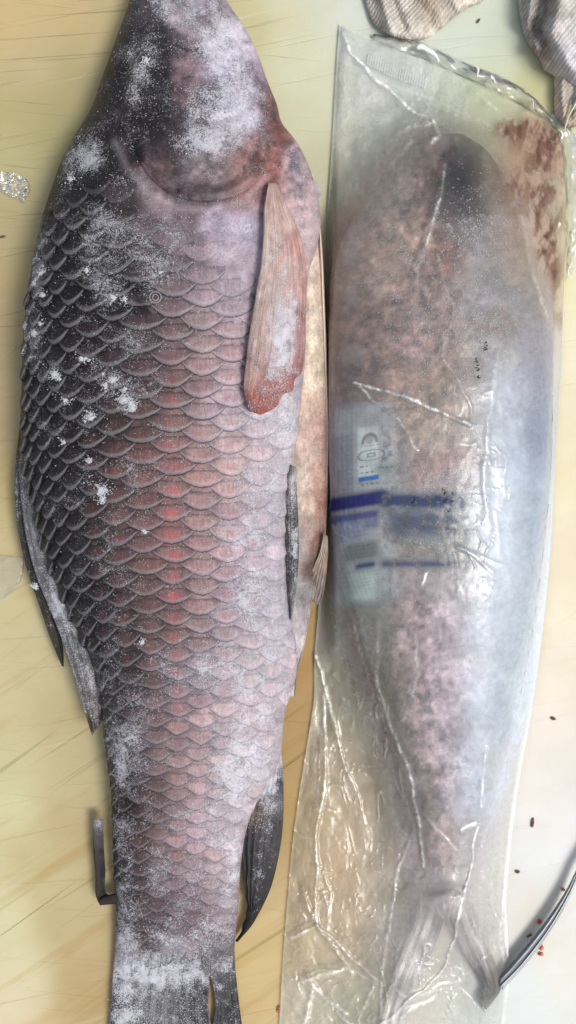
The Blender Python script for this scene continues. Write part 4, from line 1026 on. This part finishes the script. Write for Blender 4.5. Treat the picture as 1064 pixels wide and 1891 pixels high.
    # haze and tint
    HZ = [(660,100,.42,205,210,208),(640,200,.46,200,205,206),(660,260,.36,200,206,200),(640,340,.34,196,202,186),(700,180,.46,214,216,214),(760,160,.42,212,222,216),(840,190,.34,206,216,204),(740,240,.34,206,212,196),(900,200,.26,196,206,176),(860,260,.16,190,190,170),(820,350,.14,190,190,190),
          (700,330,.30,200,200,190),(650,430,.26,190,186,178),(900,330,.22,190,180,160),(960,300,.34,190,150,120),(1010,300,.45,186,150,130),(1030,350,.46,200,196,180),(1000,420,.40,190,170,146),(1030,480,.42,186,176,158),(1040,560,.4,176,170,164),
          (700,600,.20,186,180,180),(800,600,.18,186,184,186),(640,650,.24,176,170,172),(900,600,.20,196,200,206),(1010,650,.42,176,178,190),(1030,800,.5,156,168,186),(930,800,.30,196,208,222),(700,800,.30,178,180,182),(800,780,.26,180,180,178),(950,950,.34,206,218,232),
          (1010,950,.5,176,190,206),(640,900,.30,160,170,190),(620,1050,.45,176,190,196),(660,1060,.34,186,200,196),(760,1000,.2,190,190,190),(640,1150,.42,182,186,178),(780,1150,.24,190,186,196),(900,1150,.32,206,216,228),(980,1150,.5,184,198,206),
          (620,1300,.42,196,196,176),(700,1280,.28,180,178,166),(800,1300,.24,190,188,200),(900,1300,.34,206,218,230),(960,1300,.5,190,202,206),(600,1450,.34,206,198,176),(570,1500,.30,206,190,156),(680,1450,.30,196,188,168),(790,1450,.22,190,186,190),(880,1450,.34,204,214,226),
          (940,1450,.42,206,210,200),(560,1600,.28,206,192,158),(620,1600,.26,206,184,150),(700,1600,.34,200,194,180),(780,1580,.28,196,190,192),(900,1580,.44,206,208,204),(560,1750,.30,206,196,166),(640,1720,.28,206,190,162),(720,1720,.36,216,212,206),(800,1750,.30,200,198,198),
          (870,1700,.34,200,196,196),(920,1700,.44,206,208,204),(560,1860,.44,214,214,200),(660,1850,.40,210,210,192),(760,1880,.42,212,212,208),(830,1850,.46,204,212,206),(900,1870,.46,204,212,206)]
    HZ += [(900,1825,.10,190,190,190),(820,1715,.16,190,186,186),(850,330,.05,150,150,155),(830,280,.10,170,165,165)]
    h = shep(HZ, PX, PY, 36, 3.4, .85)
    haze = h[..., 0] * np.where(ins, .74, .82) * (1 + 1.0*blobs([(935,830,38,240,1.),(915,1080,50,160,.9),(890,1350,35,120,.6)], PX, PY) * (.5 + fbm(PX/24, PY/40, 191, 4))); tint = np.clip(lin(h[..., 1:]) * 1.1, 0, .9)  # extra milkiness paints the pale highlight down the fish's right side
    mI = blur(inside.astype(float), 9); mI = (mI[iy, ix]*(1-fx) + mI[iy, ix+1]*fx)*(1-fy) + (mI[iy+1, ix]*(1-fx) + mI[iy+1, ix+1]*fx)*fy
    soft = np.exp(-((mI - .42)/.30)**2) * sstep(0, .05, mI)
    soft = soft * (.75 + .5*fbm(PX/40, PY/40, 171, 3)) * (1 - .75*np.exp(-(((PX-840)/70)**2 + ((PY-310)/75)**2)))
    near = lin(shep([(a_[0] + (a_[0]-810)*.08, *a_[1:]) for a_ in F2C], PX, PY, 45, 3.0, .8))
    near = np.clip(near * 1.35, 0, .9)
    haze = haze + .42 * soft
    tint = tint * (1 - .75*soft[..., None]) + near * .75*soft[..., None]
    haze = haze + .12 * np.exp(-(((PX-800)/90)**2 + ((PY-1740)/80)**2))
    haze = haze + .22 * np.exp(-(((PX-820)/60)**2 + ((PY-1650)/40)**2))
    haze = haze + .10 * band + .10 * sstep(6, 0, edge) + .12*sstep(.60, .80, fbm(PX/50, PY/60, 81, 3)) + .12 * sstep(9, 5, np.abs(d_seal - 72)) * .6
    # old blood washed against the right shoulder of the bag
    bl = blobs([(1034,330,12,90,.9),(960,232,50,14,.9),(985,250,45,30,1.),(1010,300,35,50,1.0),(960,330,40,60,.55),(1000,390,28,60,.9),(1010,460,22,50,1.),(1030,520,14,60,.9),(940,380,30,80,.3),(940,240,30,16,.6),(1032,590,8,24,.5)], PX, PY)
    nb = sstep(.40, .56, fbm((PX + .3*PY)/13, PY/30, 83, 5))
    nd = sstep(.50, .62, fbm((PX - .2*PY)/8, PY/22, 85, 4))
    bl = np.clip(bl, 0, 1)
    bd = blobs([(1000,250,24,18,1.),(1003,450,12,34,1.),(1000,340,16,60,.5)], PX, PY)
    nd = nd * .8; bc = lin((158, 128, 112)) * (1 - nb[..., None]) + lin((122, 86, 70)) * nb[..., None]; bc = bc * (1 - nd[..., None]) + lin((82, 40, 34)) * nd[..., None]
    bc = bc * (1 - .55 * np.clip(bd, 0, 1)[..., None] * nb[..., None])
    bc[..., 0] += .02 * np.clip(bd, 0, 1)
    kb = (bl * (.62 + .38 * nb))[..., None]
    tint = tint * (1 - kb) + bc * kb
    haze = np.clip(haze * (1 - .1*kb[..., 0]) + .42 * kb[..., 0], 0, .9)
    bub = np.clip(blobs([(690,1500,16,200,.9),(600,1400,30,160,.8),(560,1500,20,200,.5),(630,1720,60,80,.3),(820,1500,60,80,.4),(700,1300,40,100,.3)], PX, PY), 0, 1) + .12
    n = len(ys)
    V = P(PX, PY, z).reshape(-1, 3)
    F = gridF(n, m)
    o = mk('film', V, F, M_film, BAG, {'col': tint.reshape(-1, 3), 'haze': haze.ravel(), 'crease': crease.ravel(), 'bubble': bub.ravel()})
    # lower layer, flat on the board
    Fs = np.arange(0, n, 8); Ms = np.arange(0, m, 9)
    Zb = 0.0011 + 0 * PX
    sub = np.ix_(Fs, Ms)
    mk('back_film', P(PX[sub], PY[sub], Zb[sub]).reshape(-1, 3), gridF(len(Fs), len(Ms)), M_clear, BAG)
    return PX, PY, z
BAG = new_empty('plastic_bag', 800, 1000, 'long clear milky plastic bag with creases and brown blood stain, holding a fish', 'plastic bag')
BPX, BPY, BZ = build_bag()
def bag_z(px, py):
    """film height near px,py (nearest sample)"""
    px = np.asarray(px, float); py = np.asarray(py, float)
    ytop = seal_y(np.clip(px, 627, 1034))
    n, m = BPX.shape
    i = np.clip(((py - ytop) / (1945 - ytop) * (n - 1)), 0, n - 1).astype(int)
    Lr = BPX[i, 0]; Rq = BPX[i, -1]
    j = np.clip((px - Lr) / (Rq - Lr) * (m - 1), 0, m - 1).astype(int)
    return BZ[i, j]

# seal strip: ribs pressed into the mouth of the bag
t = NT('pressed_seal_film')
tr = t.n('ShaderNodeBsdfTransparent'); df = t.n('ShaderNodeBsdfPrincipled'); df.inputs['Base Color'].default_value = (.82, .86, .86, 1); df.inputs['Roughness'].default_value = .15
ms = t.n('ShaderNodeMixShader'); ms.inputs[0].default_value = .22
t.l(tr.outputs[0], ms.inputs[1]); t.l(df.outputs[0], ms.inputs[2]); M_seal = t.done(ms.outputs[0])
sl = [(x, y + 26) for x, y in SEALT]; sh = [(x + 1, y + 66) for x, y in SEALT]
loft('seal_strip', [(x, y+30) for x, y in SEALT[1:4]], [(x - 4, y + 52) for x, y in SEALT[1:4]], 220, 8, lambda px,py,u,v: bag_z(px, py) + .0012 + .0007*np.sin(v*150), .0003, M_seal, BAG)
# loose torn lip of film beyond the mouth
def lip(L1, R1, amp=.003, seed=3, base=.003):
    loft('film_lip', L1, R1, 60, 16, lambda px,py,u,v: base + amp*np.abs(fbm(px/16, py/20, seed, 3)-.5)*2 + .002*np.sin(np.pi*u), .0003, M_clear, BAG)
lip([(690,62),(730,66),(780,78),(830,100),(880,122),(930,142),(980,172),(1020,216)], [(690,74),(735,92),(785,108),(840,134),(890,156),(940,180),(985,206),(1030,240)], .004)
lip([(1012,215),(1035,250),(1046,320),(1048,420),(1046,500)], [(1036,205),(1066,260),(1080,340),(1076,430),(1052,520)], .005, 9)
# bright curls of film
t = NT('glossy_film_curl')
M_curl = t.done(t.pbr((.80, .83, .82), .12, .7))
for k, (a, b) in enumerate([([(768,84),(776,80),(792,88),(806,98),(812,112)], [(770,92),(780,92),(792,100),(804,110),(810,117)]), ([(872,122),(878,124),(880,142)], [(876,122),(884,124),(883,142)]),
                            ([(906,138),(912,142),(916,150)], [(906,144),(910,150),(913,153)]), ([(974,178),(980,180),(984,200)], [(977,178),(983,182),(986,202)]), ([(1029,236),(1036,250),(1034,256)], [(1033,236),(1041,250),(1038,258)])]):
    loft('film_curl', a, b, 14, 6, lambda px,py,u,v: .010 + .002*np.sin(np.pi*u) + .0006*np.sin(v*9), .0008, M_curl, BAG)

# printed label film showing through the bag
def label():
    st = 1.6
    xs = np.arange(609, 884, st); ys = np.arange(742, 1126, st)
    X, Y = np.meshgrid(xs, ys)
    slant = -np.minimum(X - 612, 90) * .16
    Yp = Y - slant - 4                       # print runs slightly uphill
    a = np.zeros_like(X); c = np.ones(X.shape + (3,)) * lin((176, 186, 190))
    def paint(mask, rgb, al=1.0):
        nonlocal a, c
        mk_ = np.clip(mask * al, 0, 1)[..., None]
        c = c * (1 - mk_) + lin(rgb) * mk_
        a = np.maximum(a, np.clip(mask * al, 0, 1.3))
    def box(x0, x1, y0, y1, s=2.0, warp=True):
        s = s * (1.0 if s < 1.9 else 2.2)
        yy = Yp if warp else Y
        return sstep(x0 - s, x0 + s, X) * sstep(x1 + s, x1 - s, X) * sstep(y0 - s, y0 + s, yy) * sstep(y1 + s, y1 - s, yy)
    paint(box(612, 736, 750, 1118, 6), (186, 192, 198), .5)
    paint(box(656, 704, 790, 900, 5), (206, 218, 222), .75)
    paint(box(700, 722, 798, 850, 5), (170, 200, 214), .35)
    paint(box(612, 654, 800, 915, 3), (124, 122, 146), .40)
    paint(box(640, 700, 1056, 1118, 6), (182, 206, 196), .80)
    paint(box(690, 738, 866, 886, 5), (96, 132, 124), .55)
    # blue bands
    paint(box(606, 716, 914, 944, 3), (46, 48, 104), 1.0)
    paint(box(700, 884, 920, 952, 6), (60, 70, 100), 1.1)
    paint(box(608, 700, 949, 966, 2.5), (52, 58, 118), .9)
    paint(box(622, 672, 964, 1000, 4), (96, 116, 168), .60)
    paint(box(672, 700, 966, 984, 2.5), (70, 84, 140), .7)
    paint(box(712, 884, 950, 1006, 9), (74, 84, 104), .95)
    paint(box(636, 700, 1006, 1040, 4), (76, 84, 78), .72)
    paint(box(656, 694, 1044, 1056, 2.5), (42, 44, 104), .92)
    paint(box(700, 880, 1044, 1060, 5), (64, 60, 100), 1.0)
    paint(box(800, 884, 1020, 1048, 8), (76, 92, 104), .50)
    paint(box(662, 700, 886, 895, 1.6), (24, 106, 176), .95)
    paint(box(660, 690, 896, 899, .8), (190, 150, 60), .5)
    # small type, lines of it
    r = np.random.default_rng(4)
    def typel(x0, x1, y, hgt=2.2, col=(40, 44, 50), al=.8):
        x = x0
        while x < x1:
            wd = r.uniform(2.2, 9)
            paint(box(x, min(x + wd, x1), y, y + hgt, .8), col, al * r.uniform(.5, 1))
            x += wd + r.uniform(2.4, 4)
    typel(664, 682, 866, 2.6, (24, 28, 30), .95)
    typel(664, 690, 878, 2.0, (60, 50, 50), .9); typel(668, 700, 900, 2.2, (30, 34, 40), .9); typel(700, 735, 872, 2.4, (60, 84, 84), .7)
    for k in range(6): typel(616, 652, 806 + k*7, 1.6, (90, 130, 150), .55)
    for k in range(6): typel(614, 652, 858 + k*9, 1.8, (96, 92, 120), .5)
    for k in range(9): typel(762, 850, 758 + k*9.5, 1.8, (96, 90, 88), .42)
    for k in range(4): typel(660, 700, 768 + k*6, 1.5, (110, 116, 120), .5)
    for k in range(4): typel(642, 694, 968 + k*8, 1.6, (56, 60, 110), .5)
    for k in range(4): typel(646, 692, 1012 + k*7, 1.8, (50, 54, 52), .6)
    for k in range(5): typel(662, 706, 1062 + k*6, 1.5, (130, 140, 136), .6)
    # stamp: arch over an oval with a bar through it
    d = np.hypot((X - 683) / 18, (Yp - 824) / 20)
    paint(sstep(.22, .10, np.abs(d - .72)) * (Yp < 826), (120, 116, 114), .85)
    paint(sstep(1.0, .8, np.hypot((X-683)/9, (Yp-820)/8)), (130, 124, 120), .5)
    typel(666, 702, 829, 2.4, (120, 116, 114), .7)
    d = np.maximum(np.abs((X - 686) / 24)**2.4, 0) + np.abs((Yp - 848) / 9.5)**2.4
    paint(sstep(.30, .12, np.abs(d - 1)), (100, 112, 112), .85)
    paint(box(678, 694, 844, 852, 1.2) * (1 - box(681, 691, 846.5, 849.5, .8)), (96, 108, 108), .7)
    Z = np.maximum(np.maximum(bag_z(X, Y), bag_z(X + 3, Y)), np.maximum(bag_z(X - 3, Y), bag_z(X, Y + 3)))
    Z = np.maximum(Z, .003)
    for _ in range(3):
        Zp = np.pad(Z, 1, mode='edge'); Z = (Zp[:-2, 1:-1] + Zp[2:, 1:-1] + Zp[1:-1, :-2] + Zp[1:-1, 2:] + Z) / 5
    t = NT('label_print')
    tr = t.n('ShaderNodeBsdfTransparent'); d_ = t.n('ShaderNodeBsdfDiffuse'); t.l(t.attr('col').outputs['Color'], d_.inputs[0])
    mx = t.n('ShaderNodeMixShader'); t.l(t.attr('ink').outputs['Fac'], mx.inputs[0]); t.l(tr.outputs[0], mx.inputs[1]); t.l(d_.outputs[0], mx.inputs[2])
    wobble = fbm(X/30, Y/12, 15, 3)
    a = a * (.55 + .5 * wobble) * np.where(X > 705, sstep(888, 800, X + 30*(vn(X/14, Y/10, 5)-.5)) * (.25 + .95*sstep(.3, .62, fbm(X/9, Y/9, 16, 4))), 1.0); a = np.clip(a, 0, 1)
    n, m = X.shape
    mk('printed_label', P(X, Y, Z + .0004).reshape(-1, 3), gridF(n, m), t.done(mx.outputs[0]), BAG, {'col': c.reshape(-1, 3), 'ink': a.ravel()})
label()
# date code: dots of black ink
t = NT('black_ink'); M_ink = t.done(t.pbr((.012, .012, .014), .5, .3))
pts = []
for (x, y) in [(897,633),(900,638),(896,641),(895,646),(899,645),(880,663),(880,666),(882,669),(884,675),(880,679),(885,682),(882,684),(883,696),(884,697)]:
    for q in range(5): pts.append((x + rng.normal(0, 1.1), y + rng.normal(0, 1.1)))
for (x, y) in [(822,911),(836,912),(835,925),(822,925),(818,905),(830,943),(766,922),(763,928)]:
    for q in range(7): pts.append((x + rng.normal(0, 1.6), y + rng.normal(0, 1.6)))
pts = np.array(pts)
grains('date_code', P(pts[:, 0], pts[:, 1], bag_z(pts[:, 0], pts[:, 1]) + .0005), np.full(len(pts), .00045), BAG, M_ink)

# ------------------------------------------------------------------ knitted cloths
def cloth_mat():
    t = NT('knitted_cotton')
    col = t.attr('col').outputs['Color']
    def wv(rot, sc_):
        nd = t.n('ShaderNodeTexWave'); nd.wave_type = 'BANDS'; nd.bands_direction = 'X'; nd.inputs['Scale'].default_value = sc_
        nd.inputs['Distortion'].default_value = 2.5; nd.inputs['Detail'].default_value = 2; nd.inputs['Detail Scale'].default_value = 1.4
        t.l(t.mapping(R(rot), (1, 1, 1)), nd.inputs['Vector']); return nd.outputs['Fac']
    a = wv(38, 120); b = wv(-40, 105)
    k = t.math('MULTIPLY', a, t.mr(b, 0, 1, .45, 1))
    n = t.noise(500, 3, .7)
    c = t.mix(t.mr(k, 0, 1, .42, 0), t.mix(1.0, col, (1.45, 1.42, 1.38), 'MULTIPLY'), t.mix(1.0, col, (.50, .46, .42), 'MULTIPLY'))
    c = t.mix(t.math('MULTIPLY', t.ss(.5, .75, t.noise(35, 4)), .3), c, t.mix(1.0, c, (.75, .62, .5), 'MULTIPLY'))
    h = t.math('ADD', k, t.math('MULTIPLY', n, .4))
    return t.done(t.pbr(c, .9, .15, t.bump(h, .8, .0008)))
M_cloth = cloth_mat()
def cloth(name, L1, R1, pts, ridges, label, amp=.016, n=170, m=110):
    def zt(px, py, u, v):
        e = np.minimum(np.minimum(u, 1-u)*2.2, np.minimum(v*9, (1-v)*2.2))
        z = .003 + amp * np.clip(e, 0, 1)**.45
        for pl, wd, h in ridges: z = z + h * seg_field(pl, px, py, wd)
        return np.maximum(z + .003*(fbm(px/40, py/40, 12, 3)-.5) * np.clip(e*3, 0, 1), .0012)
    return loft(name, L1, R1, n, m, zt, lambda px,py,u,v: zt(px,py,u,v)*1.0 - .001 + 0*px, M_cloth, None,
                {'col': colfn(pts, 24)}, label=label, cat='cloth', group='knitted cotton rags at the top right')
cloth('knitted_rag', [(655,-90),(668,-30),(674,0),(680,20),(690,45),(715,62),(745,72),(772,74)], [(940,-90),(905,-30),(888,4),(868,12),(842,30),(818,50),(800,64),(782,73)],
      [(700,20,190,186,178),(760,20,196,192,184),(690,50,176,174,168),(820,20,196,190,178),(770,50,206,200,190),(860,5,206,200,186),(790,5,170,156,140)],
      [([(700,-20),(712,20),(722,60)], 10, .006), ([(740,-20),(790,30),(800,60)], 14, -.006), ([(830,-20),(850,20)], 14, .006), ([(725,0),(745,50)], 8, -.004)],
      'pale knitted cotton rag at the top edge above the bag mouth', .014)
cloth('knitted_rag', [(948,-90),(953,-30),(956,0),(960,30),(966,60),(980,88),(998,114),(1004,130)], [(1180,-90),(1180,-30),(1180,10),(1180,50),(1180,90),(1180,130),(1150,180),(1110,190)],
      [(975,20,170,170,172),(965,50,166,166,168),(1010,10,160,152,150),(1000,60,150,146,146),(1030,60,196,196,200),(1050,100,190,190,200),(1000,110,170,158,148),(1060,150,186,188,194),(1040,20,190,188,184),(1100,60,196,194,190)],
      [([(1012,-20),(1000,30),(985,60)], 13, -.012), ([(985,-20),(975,40),(990,90)], 9, .006), ([(1035,0),(1020,60),(1060,130)], 18, .010), ([(1000,60),(1010,90),(992,108)], 8, -.006)],
      'larger grey-patched knitted cotton rag in the top right corner', .030)
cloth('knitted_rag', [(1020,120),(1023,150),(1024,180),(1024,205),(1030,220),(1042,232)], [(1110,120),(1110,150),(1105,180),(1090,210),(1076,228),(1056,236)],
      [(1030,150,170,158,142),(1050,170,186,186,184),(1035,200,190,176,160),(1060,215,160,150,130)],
      [([(1040,130),(1038,180),(1045,225)], 9, .005), ([(1060,150),(1052,215)], 6, -.004)],
      'small tail of knitted rag hanging below the grey-patched rag beside the bag corner', .010, 80, 50)
loft('cotton_thread', [(1072,170),(1058,195),(1048,215),(1041,238)], [(1076,172),(1062,197),(1051,217),(1044,240)], 30, 6, lambda px,py,u,v: .017 + .0012*np.sin(np.pi*u), .0016, M_cloth, None,
     {'col': colfn([(1050,210,206,204,180)])}, label='pale loose thread lying across the small rag tail', cat='thread')

# ------------------------------------------------------------------ knife
t = NT('brushed_steel')
nz = t.noise(1.0, 3, .6, t.mapping(R(-38), (30, 900, 1)))
M_steel = t.done(t.pbr(t.mix(nz, (.11, .12, .13), (.34, .36, .38)), t.mr(nz, .3, .7, .22, .38), .5, None, 1.0))
t = NT('honed_steel'); M_edge = t.done(t.pbr((.80, .82, .83), .22, .5, None, 1.0))
t = NT('black_handle'); M_handle = t.done(t.pbr((.03, .03, .033), .45, .5, t.bump(t.noise(300, 3), .3, .0005)))
KN = new_empty('knife', 990, 1730, 'curved steel knife blade beside the lower right edge of the bag', 'knife')
KL = [(1134,1491),(1094,1557),(1068,1599),(1048,1639),(1025,1676),(1001,1709),(972,1745),(944,1778),(919,1808)]
KM = [(1141,1496),(1100,1562),(1072,1606),(1053,1648),(1032,1686),(1009,1722),(982,1758),(955,1790),(923,1822)]
KR = [(1146,1500),(1103,1566),(1074,1609),(1055,1652),(1035,1691),(1012,1727),(986,1763),(959,1795),(928,1828)]
kz = lambda px,py,u,v: .0105 - .003*v
loft('blade', KL, KM, 60, 8, lambda px,py,u,v: kz(px,py,u,v) + .0022*np.sin(np.pi*u*.8+.3), .0024, M_steel, KN)
loft('cutting_edge', KM, KR, 60, 6, lambda px,py,u,v: kz(px,py,u,v) + .0016 - .0018*u, .0012, M_edge, KN)
loft('handle', [(1210,1330),(1170,1410),(1124,1488)], [(1250,1350),(1204,1434),(1152,1504)], 30, 16, lambda px,py,u,v: .012 + .008*np.sqrt(np.maximum(1-(2*u-1)**2, 0)), .014, M_handle, KN)

# ------------------------------------------------------------------ scraps
t = NT('raw_flesh'); M_flesh = t.done(t.pbr(t.mix(t.noise(400, 3), (.42, .07, .05), (.62, .20, .14)), .3, .5, sss=.2))
t = NT('dry_scrap'); M_dry = t.done(t.pbr(t.mix(t.noise(400, 3), (.10, .05, .03), (.22, .13, .08)), .6))
def scrap(name, x, y, rx, ry, ang, mat, label, cat, grp, z=.0012, h=.0016):
    n, m = 7, 14
    th = np.linspace(0, 2*np.pi, m, endpoint=False)
    r = np.random.default_rng(int(x*7 + y))
    rad = 1 + .35*(r.random(m) - .5)
    V = []; 
    for i, (q, zz) in enumerate([(1, 0), (1.05, .3), (.9, .7), (.6, .95), (.25, 1.05)]):
        ca, sa_ = math.cos(R(ang)), math.sin(R(ang))
        X = rx*q*rad*np.cos(th); Y = ry*q*rad*np.sin(th)
        V.append(P(x + X*ca - Y*sa_, y + X*sa_ + Y*ca, z*0 + .0003 + h*zz*(.8 + .4*r.random(m))))
    V = np.concatenate(V)
    k = 5
    i = np.arange(k-1)[:, None]; j = np.arange(m)[None, :]; j2 = (j+1) % m
    F = np.stack([i*m+j, (i+1)*m+j, (i+1)*m+j2, i*m+j2], -1).reshape(-1, 4)
    F = np.r_[F, [[(k-1)*m + a for a in (0, 4, 7, 11)]]]
    o = mk(name, V, F, mat, None, loc=tuple(P(x, y, 0)), label=label, cat=cat, group=grp)
    return o
G1 = 'red flesh scraps near the knife'
scrap('flesh_scrap', 999, 1750, 5, 5, 0, M_flesh, 'rounded red flesh scrap below the knife blade', 'scrap', G1)
scrap('flesh_scrap', 999, 1762, 5, 3.4, 10, M_flesh, 'flat red flesh scrap touching the rounded one below the knife', 'scrap', G1)
scrap('flesh_scrap', 1041, 1643, 4, 3, 20, M_flesh, 'red flesh scrap at the upper edge of the knife blade', 'scrap', G1, h=.004)
scrap('flesh_scrap', 997, 1702, 4.5, 5, 20, M_flesh, 'pinkish flesh scrap beside the middle of the knife blade', 'scrap', G1)
scrap('flesh_scrap', 515, 1864, 4, 7, 0, M_flesh, 'dark red speck between the tail of the carp and the bag', 'scrap', None)
G2 = 'brown specks on the board'
scrap('brown_speck', 984, 1520, 3, 9, 8, M_dry, 'long brown speck on the board right of the bag', 'speck', G2)
scrap('brown_speck', 1022, 1327, 5, 3, 20, M_dry, 'reddish brown speck right of the bag above the long one', 'speck', G2)
scrap('brown_speck', 978, 1728, 6, 2.4, -30, M_dry, 'dark speck against the upper side of the knife', 'speck', G2)
scrap('brown_speck', 956, 1610, 4, 3, 0, M_dry, 'small brown speck between bag and knife shadow', 'speck', G2)
scrap('brown_speck', 5, 437, 6, 2.2, -15, M_dry, 'dark speck at the left edge of the board beside the carp', 'speck', G2)
scrap('brown_speck', 884, 38, 2.4, 5, 30, M_dry, 'dark speck on the board between the two rags', 'speck', G2)

# clear film scraps on the left
def film_piece(name, L1, R1, label, amp=.003, seed=4, cat='film scrap', n=40, m=20):
    return loft(name, L1, R1, n, m, lambda px,py,u,v: .0014 + amp*np.abs(fbm(px/11, py/11, seed, 3) - .5)*2, .0004, M_clear, None, label=label, cat=cat, group='clear film scraps on the left of the board')
film_piece('film_scrap', [(-20,318),(-10,340),(0,352),(10,358)], [(20,316),(48,330),(56,350),(44,374)], 'small crumpled clear film scrap left of the carp head', .008, 4)
film_piece('film_scrap', [(-60,1020),(-60,1050),(-60,1080),(-50,1104)], [(45,1030),(42,1062),(28,1088),(6,1106)], 'rounded clear film scrap at the left edge beside the dorsal fin', .0012, 6)
